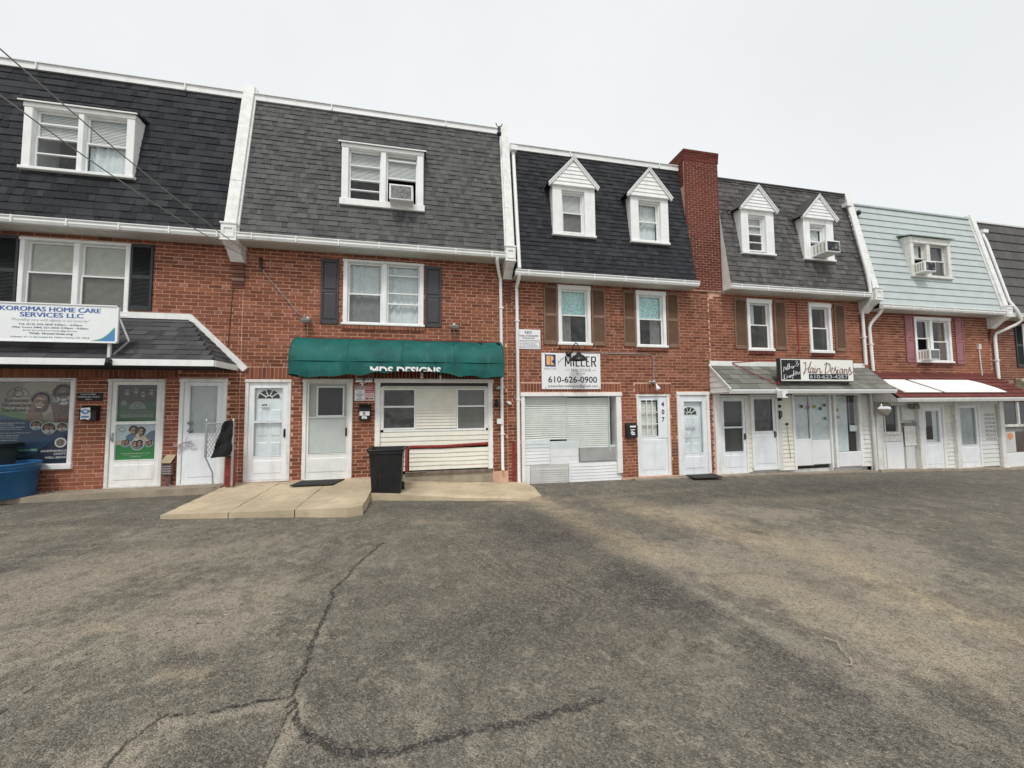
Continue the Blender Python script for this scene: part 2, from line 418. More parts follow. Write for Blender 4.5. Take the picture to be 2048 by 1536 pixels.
SLOPE = .6
def make_mansard(house, x0, x1, zg, zt, holes, sh, exposure, tabs, mats_units, cap_white=True, gut=True, gx0=None, gx1=None):
    """mansard plane from (y=-.35, z=zg) up to (y=.25, z=zt); holes given as x0,x1,z0,z1"""
    dz = zt-zg; ang = math.atan2(SLOPE, dz); ca = cos(ang); L = dz/ca
    hv = [(a, b, (c-zg)/ca, (d-zg)/ca) for a, b, c, d in holes]
    y0 = -.35; P = lambda x, v: (x, y0+v*sin(ang), zg+v*ca)
    m = M()
    for a, b, c, d in cells(hv, x0, x1, 0, L): m.quad(P(a, c), P(b, c), P(b, d), P(a, d))
    for x in (x0, x1): m.quad((x, -.35, zg), (x, .25, zt), (x, .7, zt), (x, .7, zg-.1), (x, -.35, zg-.1))
    m.mt(1); m.rect(x0+.002, x1-.002, zg-.1, zt, .69)
    m.mt(0); m.box(x0, x1, .25, 9, zt-.05, zt+.02)
    roof = m.build("mansard_roof", [deckm, room], house)
    if tabs == 'board':
        n = round(L/exposure)
        for i in range(n):
            v = i*L/n; h = L/n
            for a, b in free(x0, x1, v+h/2, hv):
                q = M(); q.add([P(a, v), P(b, v), P(b, v+h), P(a, v+h)], [(0, 1, 2, 3)])
                nrm = Vector((0, -ca, sin(ang)))*.028
                q = M(); f = [Vector(P(a, v))+nrm, Vector(P(b, v))+nrm, Vector(P(b, v+h*1.0))+nrm*.12, Vector(P(a, v+h*1.0))+nrm*.12, Vector(P(a, v)), Vector(P(b, v))]
                q.add(f, [(0, 1, 2, 3), (4, 5, 1, 0)]); q.build("siding_board", sh, roof)
    else:
        ps = []; n = int(L/exposure)+1; h = L/n
        for i in range(n):
            iv = free(x0, x1, i*h+h/2, hv); x = x0 - rnd.random()*.2
            while x < x1:
                wd = tabs*(rnd.choice([.5, .7, .85, 1., 1.25]) if tabs < .3 else 1)
                kd = rnd.choice(list(mats_units))
                if tabs >= .3: kd = list(mats_units)[0]
                for p, q in iv:
                    l, r = max(x, p), min(x+wd, q)
                    if r-l > .02: ps.append((l, i*h, r-l-(.002 if tabs < .3 else .006), h, kd, -rnd.random()*.002))
                x += wd
            if tabs >= .3: pass
        place(roof, ps, mats_units, "shingle", org=(0, y0, zg), ang=ang)
    g0, g1 = (x0 if gx0 is None else gx0), (x1 if gx1 is None else gx1)
    if gut:
        s_ = M(); s_.box(g0, g1, -.36, .006, zg-.115, zg-.10)
        k = .16
        x = g0+.02
        while x < g1-.02: s_.box(x, x+.012, -.355, 0, zg-.121, zg-.114); x += k
        s_.build("soffit", soffitm, house)
        g = M()
        g.extrude([(-.36, zg-.118), (-.44, zg-.118), (-.465, zg-.07), (-.462, zg-.035), (-.485, zg-.01), (-.485, zg+.006), (-.47, zg+.006), (-.47, zg-.005), (-.36, zg-.005)], g0, g1)
        go = g.build("gutter", trim, house)
        b = M(); x = g0+.3
        while x < g1: b.box(x, x+.022, -.491, -.36, zg-.125, zg+.011); x += .82
        b.build("gutter_strap", white, go)
    if cap_white:
        c = M(); c.box(x0, x1, .20, .33, zt-.02, zt+.11); c.box(x0, x1, .17, .35, zt+.11, zt+.125)
        x = x0+1.6
        while x < x1-.3: c.box(x, x+.02, .165, .2, zt-.025, zt+.128); x += 2.6
        c.build("parapet_coping", trim, house)
    return roof
def back_of(house, x0, x1, zb, zt):
    m = M(); m.box(x0+.004, x1-.004, .72, 9, zb-.6, zt-.06); m.build("rear_block", mortar, house)

# ------------------------------------------------------------------ windows
def slats(x0, x1, z0, z1, y, m, parent, pitch=.03, name="blind", wav=0., tilt=.008):
    b = M(); n = int((z1-z0)/pitch)
    for i in range(n):
        z = z0 + i*pitch
        if wav:
            k = 14; top = []; bot = []
            for j in range(k+1):
                x = x0+(x1-x0)*j/k; dz = wav*(sin(x*2.3+i*.35)+.6*sin(x*5.1-i*.6))
                bot.append((x, y-tilt, z+dz)); top.append((x, y+.006, z+pitch*.98+wav*(sin(x*2.3+(i+1)*.35)+.6*sin(x*5.1-(i+1)*.6))))
            b.add(bot+top, [(j, j+1, k+2+j, k+1+j) for j in range(k)])
        else: b.quad((x0, y-tilt, z), (x1, y-tilt, z), (x1, y+.006, z+pitch*.95), (x0, y+.006, z+pitch*.95))
    return b.build(name, m, parent)
def waves(x0, x1, z0, z1, y, m, parent, amp=.018, wl=.07, name="curtain"):
    n = max(8, int((x1-x0)/wl*6)); b = M(); ph = rnd.random()*6
    prof = [(x0+(x1-x0)*i/n, y+amp*sin(ph+i/6*2*pi+1.3*sin(i*.37))*(.6+.4*sin(i*.21))) for i in range(n+1)]
    vs = [(x, yy, z0) for x, yy in prof]+[(x, yy*1.0, z1) for x, yy in prof]
    b.add(vs, [(i, i+1, n+2+i, n+1+i) for i in range(n)], True)
    return b.build(name, m, parent)
def fill(kind, x0, x1, z0, z1, y, parent):
    if kind == 'blind': slats(x0, x1, z0, z1, y+.03, blind, parent)
    elif kind == 'cream': slats(x0, x1, z0, z1, y+.03, blindc, parent, .022)
    elif kind == 'curtain': waves(x0, x1, z0, z1, y+.07, curtain, parent)
    elif kind == 'sheer': waves(x0, x1, z0, z1, y+.07, sheer, parent, .025, .12)
    elif kind == 'lace': waves(x0, x1, z0, z1, y+.06, lace, parent, .006, .2)
    elif kind == 'halfleft': waves(x0, x0+(x1-x0)*.42, z0, z1, y+.07, curtain, parent)
    elif kind == 'halfright': waves(x0+(x1-x0)*.55, x1, z0, z1, y+.07, curtain, parent)
def window(house, x0, x1, z0, z1, y, cols, cas=.07, head=.05, sillh=.05, proud=.03, m=None, mull=.08, label=None, deep=.0, sill_ext=.03):
    """cols: list of dict(split, up, lo, bars(up/lo fractions), screen, w)"""
    m = m or trim
    f = M(); yo = y-proud
    f.bbox(x0, x0+cas, yo, y+.1+deep, z0+sillh, z1-head); f.bbox(x1-cas, x1, yo, y+.1+deep, z0+sillh, z1-head)
    f.bbox(x0-.012, x1+.012, yo-.012, y+.1+deep, z1-head, z1); f.bbox(x0-sill_ext, x1+sill_ext, yo-.03, y+.1+deep, z0, z0+sillh)
    n = len(cols); ix0, ix1 = x0+cas, x1-cas; wd = (ix1-ix0-mull*(n-1))/n; a = ix0; cs = []
    for i, c in enumerate(cols):
        w_ = c.get('w', 1)*wd; cs.append((a, a+w_)); a += w_
        if i < n-1: f.bbox(a, a+mull, yo+.01, y+.1+deep, z0+sillh, z1-head); a += mull
    win = f.build("window", m, house)
    if label: win['label'] = label
    zb, zt = z0+sillh, z1-head
    for (a, b), c in zip(cs, cols):
        sp = zb+(zt-zb)*c.get('split', .5); r = .035
        s = M(); yu, yl = y+.055+deep, y+.030+deep
        for (q0, q1, yy) in ((sp-.01, zt, yu), (zb, sp+.02, yl)):
            s.bbox(a, a+r, yy, yy+.03, q0+r, q1-r, .005); s.bbox(b-r, b, yy, yy+.03, q0+r, q1-r, .005)
            s.bbox(a, b, yy-.002, yy+.03, q0, q0+r, .005); s.bbox(a, b, yy-.002, yy+.03, q1-r, q1, .005)
        for fr in c.get('bars', ()):
            z = zb+(zt-zb)*fr; s.box(a+r, b-r, yl-.006, yu+.02, z-.012, z+.012)
        s.build("sash", m, win)
        p = M(); p.rect(a+r, b-r, sp+r-.01, zt-r, yu+.014); p.build("pane", c.get('gu', glass), win)
        if c.get('lo') != 'ac':
            p = M(); p.rect(a+r, b-r, zb+r, sp+.02-r, yl+.014); p.build("pane", c.get('gl', screen if c.get('screen') else glass), win)
        fill(c.get('up'), a+r*.5, b-r*.5, sp, zt-.01, yu+.01, win)
        if c.get('lo') != 'ac': fill(c.get('lo'), a+r*.5, b-r*.5, zb+c.get('gap', .01), sp, yu+.01, win)
    return win
def shutter(house, x0, x1, z0, z1, m, kind='louver', split=.5, y=0.):
    s = M(); st = .045; ya, yb = y-.035, y-.002
    s.bbox(x0, x0+st, ya, yb, z0, z1); s.bbox(x1-st, x1, ya, yb, z0, z1)
    rails = [(z0, z0+.09), (z1-.07, z1)]
    if split: zc = z0+(z1-z0)*split; rails.insert(1, (zc-.035, zc+.035))
    for a, b in rails: s.box(x0+st, x1-st, ya+.004, yb, a, b)
    for (a, b), (c, d) in zip(rails, rails[1:]):
        if kind == 'louver':
            z = b
            while z < c-.004:
                s.quad((x0+st, ya+.006, z), (x1-st, ya+.006, z), (x1-st, yb-.006, z+.026), (x0+st, yb-.006, z+.026)); z += .0265
            s.box(x0+st, x1-st, yb-.006, yb-.002, b, c)
        else:
            s.box(x0+st, x1-st, yb-.014, yb, b, c)
            i = .03; p = ya+.006
            s.add([(x0+st+i,p,b+i),(x1-st-i,p,b+i),(x1-st-i,p,c-i),(x0+st+i,p,c-i),(x0+st+.004,yb-.015,b+.004),(x1-st-.004,yb-.015,b+.004),(x1-st-.004,yb-.015,c-.004),(x0+st+.004,yb-.015,c-.004)],
                  [(0,1,2,3),(4,5,1,0),(5,6,2,1),(6,7,3,2),(7,4,0,3)])
    return s.build("shutter", m, house)
def rowlock(house, x0, x1, z, mats=brickA):
    """brick sill under a window: bricks on edge, each a part"""
    n = round((x1-x0)/.08); st = (x1-x0)/n
    me = M().box(0, 1, -.045, .03, 0, .085).mesh("sill_brick", mats)
    s = M(); s.box(x0, x1, -.038, .02, z-.082, z-.008); so_ = s.build("brick_sill", mortar, house)
    for i in range(n):
        o = bpy.data.objects.new("brick", me); COL.objects.link(o); o.parent = so_
        o.location = (x0+i*st+.005, -rnd.random()*.003, z-.088); o.scale = (st-.011, 1, 1)

# ------------------------------------------------------------------ doors
def panel6(m, x0, x1, z0, z1, y, rows=((.08, .38), (.44, .72))):
    w_ = x1-x0; h = z1-z0
    for a, b in rows:
        for c, d in ((.12, .45), (.55, .88)):
            X0, X1, Z0, Z1 = x0+w_*c, x0+w_*d, z0+h*a, z0+h*b; i = .018
            m.add([(X0,y,Z0),(X1,y,Z0),(X1,y,Z1),(X0,y,Z1),(X0+i,y-.012,Z0+i),(X1-i,y-.012,Z0+i),(X1-i,y-.012,Z1-i),(X0+i,y-.012,Z1-i)],
                  [(0,1,5,4),(1,2,6,5),(2,3,7,6),(3,0,4,7),(4,5,6,7)])
def fan(parent, cx, cz, r, y, mm=trim, dark=room):
    p = M(); p.ell(cx, cz, r, r*.9, y, 14, 0, pi); p.build("fanlight", dark, parent)
    s = M()
    for k in range(1, 5):
        t = pi*k/5; s.box(0, 0, 0, 0, 0, 0) if False else s.tube([(cx+r*.3*cos(t), y-.006, cz+r*.27*sin(t)), (cx+r*cos(t), y-.006, cz+r*.9*sin(t))], .011, 4)
    s.tube([(cx+r*.3*cos(pi*k/8), y-.006, cz+r*.27*sin(pi*k/8)) for k in range(9)], .010, 4)
    s.tube([(cx+r*1.02*cos(pi*k/12), y-.006, cz+r*.92*sin(pi*k/12)) for k in range(13)], .014, 4)
    s.build("glazing_bar", mm, parent)
def storm_door(house, x0, x1, z0, z1, glazing, inner=None, frame=.075, stile=.11, y=0., m=None, fm=None, handle=1, label=None, gmat=None, dirty=False, deepin=.12, sillm=None):
    """glazing: list of (zlo, zhi) lights in world z; the rest is solid leaf"""
    m = m or doorw; fm = fm or white
    f = M(); f.bbox(x0, x0+frame, y-.03, y+.2, z0, z1-frame); f.bbox(x1-frame, x1, y-.03, y+.2, z0, z1-frame); f.bbox(x0-.01, x1+.01, y-.042, y+.2, z1-frame, z1)
    f.box(x0, x1, y-.02, y+.2, z0-.02, z0+.02)
    fr = f.build("door_frame", fm, house)
    a, b = x0+frame+.004, x1-frame-.004; c, d = z0+.024, z1-frame-.005
    l = M(); gx0, gx1 = a+stile, b-stile; yy = y+.0
    hol = [(gx0, gx1, p, q) for p, q in glazing]
    for p, q, r, s in cells(hol, a, b, c, d): l.rect(p, q, r, s, yy)
    for p, q, r, s in hol:
        l.quad((p,yy,r),(p,yy+.035,r),(p,yy+.035,s),(p,yy,s)); l.quad((q,yy+.035,r),(q,yy,r),(q,yy,s),(q,yy+.035,s))
        l.quad((p,yy,s),(p,yy+.035,s),(q,yy+.035,s),(q,yy,s)); l.quad((p,yy+.035,r),(p,yy,r),(q,yy,r),(q,yy+.035,r))
        for X0, X1, Z0, Z1 in ((p-.014, p, r-.014, s+.014), (q, q+.014, r-.014, s+.014), (p, q, s, s+.014), (p, q, r-.014, r)): l.box(X0, X1, yy-.008, yy+.002, Z0, Z1)
    lo = min([g[0] for g in glazing]) if glazing else d
    if lo-c > .3:      # raised kick panel
        X0, X1, Z0, Z1 = gx0, gx1, c+.12, lo-.09; i = .016
        l.add([(X0,yy-.001,Z0),(X1,yy-.001,Z0),(X1,yy-.001,Z1),(X0,yy-.001,Z1),(X0+i,yy-.009,Z0+i),(X1-i,yy-.009,Z0+i),(X1-i,yy-.009,Z1-i),(X0+i,yy-.009,Z1-i)],
              [(0,1,5,4),(1,2,6,5),(2,3,7,6),(3,0,4,7),(4,5,6,7)])
    leaf = l.build("door", m, house)
    if label: leaf['label'] = label
    for p, q, r, s in hol:
        g = M(); g.rect(p, q, r, s, yy+.02); g.build("pane", gmat or glass, leaf)
    if inner:
        k = M(); yi = y+deepin; k.rect(a, b, c, d, yi)
        if 'panel' in inner: panel6(k, gx0-.03, gx1+.03, c, d, yi)
        k.build("inner_door", inner.get('m', doorw), leaf)
        if 'fan' in inner:
            fx, fz, frr = inner['fan']; fan(leaf, fx, fz, frr, yi-.004)
        if 'win' in inner:
            wx0, wx1, wz0, wz1 = inner['win']; k = M(); k.rect(wx0, wx1, wz0, wz1, yi-.004); k.build("inner_pane", frost if inner.get('fr') else room, leaf)
            k = M()
            for A in ((wx0-.03, wx0, wz0-.03, wz1+.03), (wx1, wx1+.03, wz0-.03, wz1+.03), (wx0, wx1, wz1, wz1+.03), (wx0, wx1, wz0-.03, wz0)): k.box(A[0], A[1], yi-.02, yi, A[2], A[3])
            k.build("inner_trim", trim, leaf)
    if handle:
        hx = b-.045 if handle == 1 else a+.045; hz = (z0+z1)/2 - .08
        h = M(); h.tube([(hx, yy, hz+.07), (hx, yy-.045, hz+.055), (hx, yy-.05, hz-.05), (hx, yy, hz-.07)], .010, 6); h.box(hx-.018, hx+.018, yy-.012, yy, hz-.09, hz+.09)
        h.build("handle", blackm if handle == 1 else steel, leaf)
    return leaf

# ------------------------------------------------------------------ ground (one sheet, real relief near the camera)
def vnoise(x, y, sc_, seed, octs=4, gain=.5):
    rs = np.random.RandomState(seed); T = rs.rand(256, 256); r = 0; a = 1; tot = 0
    for o in range(octs):
        u = x*sc_*2**o+o*17.3; v = y*sc_*2**o+o*9.1; i = np.floor(u).astype(int); j = np.floor(v).astype(int); fu = u-i; fv = v-j
        fu = fu*fu*(3-2*fu); fv = fv*fv*(3-2*fv); g = lambda p, q: T[p % 256, q % 256]
        r = r + a*((g(i,j)*(1-fu)+g(i+1,j)*fu)*(1-fv)+(g(i,j+1)*(1-fu)+g(i+1,j+1)*fu)*fv); tot += a; a *= gain
    return r/tot
GX = [-60, -9.4, -4, -1.1, 2.1, 7, 12, 18, 80]; GZ = [1.2, .27, .20, .10, -.01, -.04, -.13, -.32, -2.]
def gz(x, y=0): return float(np.interp(x, GX, GZ))
def seg_dist(px, py, line):
    d = np.full(px.shape, 1e9)
    for (ax, ay), (bx, by) in zip(line, line[1:]):
        vx, vy = bx-ax, by-ay; t = np.clip(((px-ax)*vx+(py-ay)*vy)/(vx*vx+vy*vy), 0, 1)
        d = np.minimum(d, np.hypot(px-ax-t*vx, py-ay-t*vy))
    return d
def axis(parts):
    out = []
    for a, b, s in parts: out.append(np.arange(a, b, s))
    return np.concatenate(out+[np.array([parts[-1][1]])])
gx = axis([(-60, -12, 4), (-12, -4.5, .07), (-4.5, 4.6, .024), (4.6, 10, .06), (10, 22, .12), (22, 80, 4)])
gy = axis([(-45, -9, 3), (-9, -8.2, .1), (-8.2, -4.2, .024), (-4.2, .4, .05), (.4, 40, 6)])
X, Y = np.meshgrid(gx, gy); X = X.astype(float); Y = Y.astype(float)
n1 = vnoise(X, Y, 1.1, 1); n2 = vnoise(X, Y, 4.5, 2); n3 = vnoise(X, Y, 14, 3, 3); n4 = vnoise(X, Y, .45, 4)
wx = (n2-.5)*.16 + (n3-.5)*.05; wy = (vnoise(X, Y, 4.5, 5)-.5)*.16 + (vnoise(X, Y, 14, 6, 3)-.5)*.05
XX, YY = X+wx, Y+wy
Z = np.interp(X, GX, GZ) + (n4-.5)*.05*np.clip((-.8-Y)/1.5, 0, 1) + (n1-.5)*.012 + (n3-.5)*.004
def band(line, w, soft): return np.clip((w-seg_dist(XX, YY, line))/soft, 0, 1)
def blob(cx, cy, rx, ry, rot=0, soft=.35):
    c, s = cos(rot), sin(rot); u = (XX-cx)*c+(YY-cy)*s; v = -(XX-cx)*s+(YY-cy)*c
    return np.clip((1-np.sqrt((u/rx)**2+(v/ry)**2))/soft, 0, 1)
crack = np.zeros_like(X); tar = np.zeros_like(X)
C1 = [(-.62,-3.6),(-.82,-4.34),(-.84,-4.6),(-.92,-4.91),(-.87,-5.38),(-.89,-5.8),(-.85,-6.03),(-.82,-6.27),(-.74,-6.49),(-.63,-6.66)]
C2 = [(-.80,-6.30),(-1.04,-6.30),(-1.28,-6.34),(-1.46,-6.32),(-1.50,-6.39),(-1.52,-6.47),(-1.54,-6.7),(-1.7,-7.1)]
C3 = [(-.85,-6.30),(-.79,-6.51),(-.81,-6.67),(-.83,-6.9),(-.9,-7.4)]
C4 = [(-.91,-5.02),(-1.25,-5.27),(-1.81,-5.34),(-2.05,-5.46),(-2.30,-5.56),(-2.42,-5.76),(-2.35,-6.26),(-2.6,-7)]
ARC = [(-.66,-6.62),(-.46,-6.72),(-.30,-6.80),(-.15,-6.81),(.03,-6.78),(.27,-6.76),(.54,-6.73),(.85,-6.70),(1.05,-6.66)]
C5 = [(2.1,-4.1),(2.49,-4.86),(2.47,-5.73),(2.62,-6.26),(2.67,-6.56),(2.72,-6.95),(2.74,-7.2),(2.9,-7.5)]
cl = lambda line, w, s: np.clip((w-seg_dist(X+wx*.55, Y+wy*.55, line))/s, 0, 1)
rs_ = random.Random(5); HL = []
for i in range(26):
    x_, y_ = rs_.uniform(-4, 5), rs_.uniform(-7.6, -2.2); a_ = rs_.choice([1.2, 1.7, .2, 2.9])+rs_.uniform(-.4, .4); ln = [(x_, y_)]
    for j in range(rs_.randint(3, 8)):
        a_ += rs_.uniform(-.6, .6); x_ += .17*cos(a_); y_ += .17*sin(a_); ln.append((x_, y_))
    HL.append(ln)
for ln in HL: crack = np.maximum(crack, cl(ln, .010, .010)*.55)
for ln, w_, dep in ((C1, .028, .9), (C2, .016, .95), (C3, .018, .9), (C4, .012, .7), (C5, .016, .6)):
    crack = np.maximum(crack, cl(ln, w_, w_*.8)*dep)
tar = np.maximum(tar, cl(ARC, .055, .04)); tar = np.maximum(tar, cl(C1, .07, .06)*.5*(n3 > .42))
rim = cl(C1, .09, .05)*.6 + cl(C2, .05, .03)*.5
Z -= crack*.010; Z += (rim-crack).clip(0)*.004; Z += (tar > .3)*.002
worn = np.zeros_like(X)
for b in ((-3.9,-4.6,1.3,.9,.5), (-1.75,-5.0,.8,.75,.3), (-1.5,-5.25,.5,.6,0), (-2.3,-5.3,.5,.25,.2), (-3.0,-3.6,1.5,.7,.2), (-1.55,-6.6,.45,.28,.3), (-.55,-7.3,.3,.5,0),
          (3.4,-5.2,.9,1.2,.3), (3.9,-6.5,1.0,.9,0), (5.4,-5,1.4,.8,0), (2.9,-7.0,.4,.8,0), (5,-3.2,2.4,.7,-.2), (-6.5,-3.6,2,.8,.1)):
    worn = np.maximum(worn, blob(*b, soft=.7))
broad = np.maximum.reduce([blob(4.0,-5.4,2.6,2.6,.25,.9)*.85, blob(6.5,-3.6,3.2,1.3,-.1,.9)*.6, blob(-2.6,-4.9,2.6,2.0,.2,.9)*.55, blob(-.1,-5.2,.7,1.5,.1,.9)*.3, blob(-4.5,-2.9,2.5,.9,.1,.9)*.35, blob(1.4,-7.2,1.6,.7,0,.9)*.3])
broad = np.where(XX < np.interp(YY, [-7.5, -6.5, -5.7, -4.9, -4.1], [2.85, 2.66, 2.47, 2.45, 2.1]), np.where(XX > -.75, broad*.55, broad), broad)
worn = np.clip(worn*.75*(.4+n2*1.1) + broad*(.45+n1*.9) + (n1-.5)*1.1 - .02 + (n3-.5)*.9 + (n4-.5)*.4, 0, 1)
worn = np.maximum(worn, cl([(x+.07, y-.03) for x, y in C1], .07, .06)*.5*(n3 > .5)); worn = np.maximum(worn, band([(x+.16, y) for x, y in C5], .2, .2)*.9*(.5+n2))
worn = np.maximum(worn, cl([(x-.02, y-.07) for x, y in C2], .06, .05)*.8); worn = np.maximum(worn, cl([(x+.05, y-.03) for x, y in C3], .09, .07)*.9)
dust = np.zeros_like(X)
for ln, w_, k in (([(2.07,-1.57),(2.3,-2.6),(2.47,-3.56),(2.75,-4.5)], .55, .95), ([(3.63,-2.17),(4.1,-3.2),(4.28,-3.9),(4.5,-4.5)], .75, .85), ([(4.9,-4.9),(4.72,-5.53),(4.54,-6.16),(4.61,-6.75)], .6, .75),
                ([(4.5,-3.4),(4.6,-4.7)], .2, .8), ([(-.2,-2.75),(.5,-2.85)], .14, .5), ([(5.5,-2.4),(7.5,-2.6),(9,-2.4)], .3, .5), ([(2.9,-4.6),(3.4,-5.6),(3.7,-6.8)], .6, .45), ([(1.9,-1.7),(4,-1.5),(6,-1.3)], .25, .4), ([(-1.72,-5.95),(-1.48,-5.95)], .10, .9), ([(-2.58,-5.36),(-2.38,-5.34)], .06, .9), ([(-1.55,-5.02),(-1.42,-5.02)], .06, .6),
                ([(-3.3,-4.2),(-2.6,-4.3)], .12, .3), ([(-5.5,-2.3),(-4.2,-2.5)], .12, .45), ([(-3.0,-6.3),(-2.7,-6.5)], .2, .5), ([(1.2,-1.75),(2.4,-1.7)], .16, .8)):
    dust = np.maximum(dust, band(ln, w_, w_*1.1)*k)
dust = np.clip(dust*1.7*(n2*1.1+n3*.7-.35), 0, 1)
dark = np.zeros_like(X)
for b, k in (((1.7,-3.4,1.3,1.7,.4), .75), ((1.0,-5.6,1.3,.9,.2), .55), ((2.15,-5.3,.55,1.0,.1), .8), ((2.55,-6.9,.5,.8,.1), .5), ((9,-1.8,6.5,1.7,0), .75), ((-3.2,-3.3,1.6,.35,.1), .4), ((-4.5,-3.9,1.2,.3,.2), .4), ((-1.05,-6.75,.22,.2,0), .8), ((-1.62,-5.85,.22,.14,.3), .5), ((0,-1.9,2.2,.6,0), .4),
             ((-5.2,-2.1,1.4,.35,.1), .4), ((-4.9,-2.9,.4,.08,.1), .7), ((-2.9,-2.75,.25,.09,0), .7), ((4.65,-4.05,.16,.34,.5), .7), ((3.0,-7.3,.35,.5,.2), .5), ((1.2,-4.6,.9,.7,.6), .4)):
    dark = np.maximum(dark, blob(*b, soft=.8)*k)
dark = dark*(.5+n2)
ph = (XX*.985-YY*-.17)*1.0
streak = (blob(1.0,-4.6,.9,2.2,.36,.7))*np.clip(np.sin((X*cos(.36)+Y*sin(.36)+wx*.35)*74)*1.4-.72, 0, 1)*(n2 > .43)
dust = np.maximum(dust, streak*.75)
nx, ny = len(gx), len(gy)
me = bpy.data.meshes.new("ground"); me.vertices.add(nx*ny)
me.vertices.foreach_set("co", np.stack([X, Y, Z], -1).reshape(-1).astype(np.float32))
idx = np.arange(nx*ny).reshape(ny, nx); q = np.stack([idx[:-1,:-1], idx[:-1,1:], idx[1:,1:], idx[1:,:-1]], -1).reshape(-1, 4)
me.loops.add(q.size); me.polygons.add(len(q)); me.loops.foreach_set("vertex_index", q.reshape(-1).astype(np.int32))
me.polygons.foreach_set("loop_start", (np.arange(len(q))*4).astype(np.int32)); me.polygons.foreach_set("use_smooth", np.ones(len(q), bool))
me.update(calc_edges=True); me.validate()
ca_ = me.color_attributes.new("stain", 'FLOAT_COLOR', 'POINT')
ca_.data.foreach_set("color", np.stack([worn, dust, dark, np.ones_like(worn)], -1).reshape(-1).astype(np.float32))
cb_ = me.color_attributes.new("cracks", 'FLOAT_COLOR', 'POINT'); cb_.data.foreach_set("color", np.stack([crack, tar, crack*0, np.ones_like(worn)], -1).reshape(-1).astype(np.float32))
go = bpy.data.objects.new("asphalt_ground", me); COL.objects.link(go); go['kind'] = 'structure'
m, t, b = nodes("old asphalt"); v, geo = pos(t)
at = t.nodes.new("ShaderNodeAttribute"); at.attribute_name = "stain"; sp = t.nodes.new("ShaderNodeSeparateColor"); t.links.new(at.outputs["Color"], sp.inputs[0])
vo = N(t, "ShaderNodeTexVoronoi", Scale=105.); t.links.new(v, vo.inputs["Vector"])
vs_ = t.nodes.new("ShaderNodeSeparateColor"); t.links.new(vo.outputs["Color"], vs_.inputs[0])
c = mixc(t, ramp(t, noise(t, v, 2.5, 6), .3, .7), (.150, .134, .108), (.225, .202, .163))
c = mixc(t, ramp(t, noise(t, v, .5, 4), .35, .7, 0, .35), c, (.105, .100, .090))
wn = math2(t, 'ADD', sp.outputs[0], math2(t, 'MULTIPLY', math2(t, 'SUBTRACT', noise(t, v, 7, 8, .7), .5), .9))
c = mixc(t, ramp(t, wn, .12, .80, 0, .85), c, mixc(t, noise(t, v, 3, 4), (.30, .265, .21), (.43, .375, .29)))
wf = math2(t, 'MULTIPLY', ramp(t, sp.outputs[0], .2, .8), ramp(t, noise(t, v, 27, 7, .75), .52, .66))
c = mixc(t, math2(t, 'MULTIPLY', wf, .6), c, (.46, .41, .33))
mid = noise(t, v, 4.5, 9, .68)
c = mixc(t, ramp(t, mid, .52, .60, 0, .42), c, (.085, .078, .066)); c = mixc(t, ramp(t, noise(t, v, 6.5, 9, .7), .54, .61, 0, .5), c, (.40, .35, .27))
vst, _g = pos(t, 3.2, .5, 1); c = mixc(t, ramp(t, noise(t, vst, 1.6, 6, .65), .5, .8, 0, .35), c, (.36, .30, .215))
vsd, _g = pos(t, 2.0, .6, 1); c = mixc(t, ramp(t, noise(t, vsd, 1.1, 5, .6), .5, .75, 0, .45), c, (.085, .080, .072))
df_ = math2(t, 'MULTIPLY', sp.outputs[1], ramp(t, noise(t, v, 9, 5, .7), .2, .6, .3, 1))
c = mixc(t, math2(t, 'MULTIPLY', df_, .95, True), c, (.55, .44, .295))
dk = math2(t, 'MULTIPLY', sp.outputs[2], ramp(t, noise(t, v, 30, 4, .7), .25, .6, .45, 1))
c = mixc(t, math2(t, 'MULTIPLY', dk, .9, True), c, (.034, .033, .033))
a2 = t.nodes.new("ShaderNodeAttribute"); a2.attribute_name = "cracks"; s2 = t.nodes.new("ShaderNodeSeparateColor"); t.links.new(a2.outputs["Color"], s2.inputs[0])
nk = math2(t, 'MULTIPLY', math2(t, 'SUBTRACT', noise(t, v, 34, 6, .7), .5), .9)
c = mixc(t, ramp(t, math2(t, 'ADD', s2.outputs[1], nk), .3, .9, 0, .8), c, (.036, .036, .036))
c = mixc(t, ramp(t, math2(t, 'ADD', s2.outputs[0], nk), .36, .58, 0, .8), c, (.028, .026, .024))
v3 = N(t, "ShaderNodeTexVoronoi", Scale=48.); t.links.new(v, v3.inputs["Vector"]); v3s = t.nodes.new("ShaderNodeSeparateColor"); t.links.new(v3.outputs["Color"], v3s.inputs[0])
c = mixc(t, ramp(t, v3s.outputs[0], .7, 1., 0, .32), c, (.36, .33, .27)); c = mixc(t, ramp(t, v3s.outputs[1], .7, 1., 0, .36), c, (.05, .046, .04))
c = mixc(t, ramp(t, vs_.outputs[0], .55, 1., 0, .42), c, (.42, .38, .31))
c = mixc(t, ramp(t, vs_.outputs[1], .55, 1., 0, .5), c, (.030, .028, .026))
t.links.new(c, b.inputs["Base Color"]); b.inputs["Roughness"].default_value = .9; b.inputs["Specular IOR Level"].default_value = .25
b1 = N(t, "ShaderNodeBump", Strength=1., Distance=.010); t.links.new(vo.outputs["Distance"], b1.inputs["Height"]); b1.invert = True
b2 = N(t, "ShaderNodeBump", Strength=.5, Distance=.02); t.links.new(noise(t, v, 18, 6, .65), b2.inputs["Height"]); t.links.new(b1.outputs[0], b2.inputs["Normal"])
t.links.new(b2.outputs[0], b.inputs["Normal"]); me.materials.append(m)

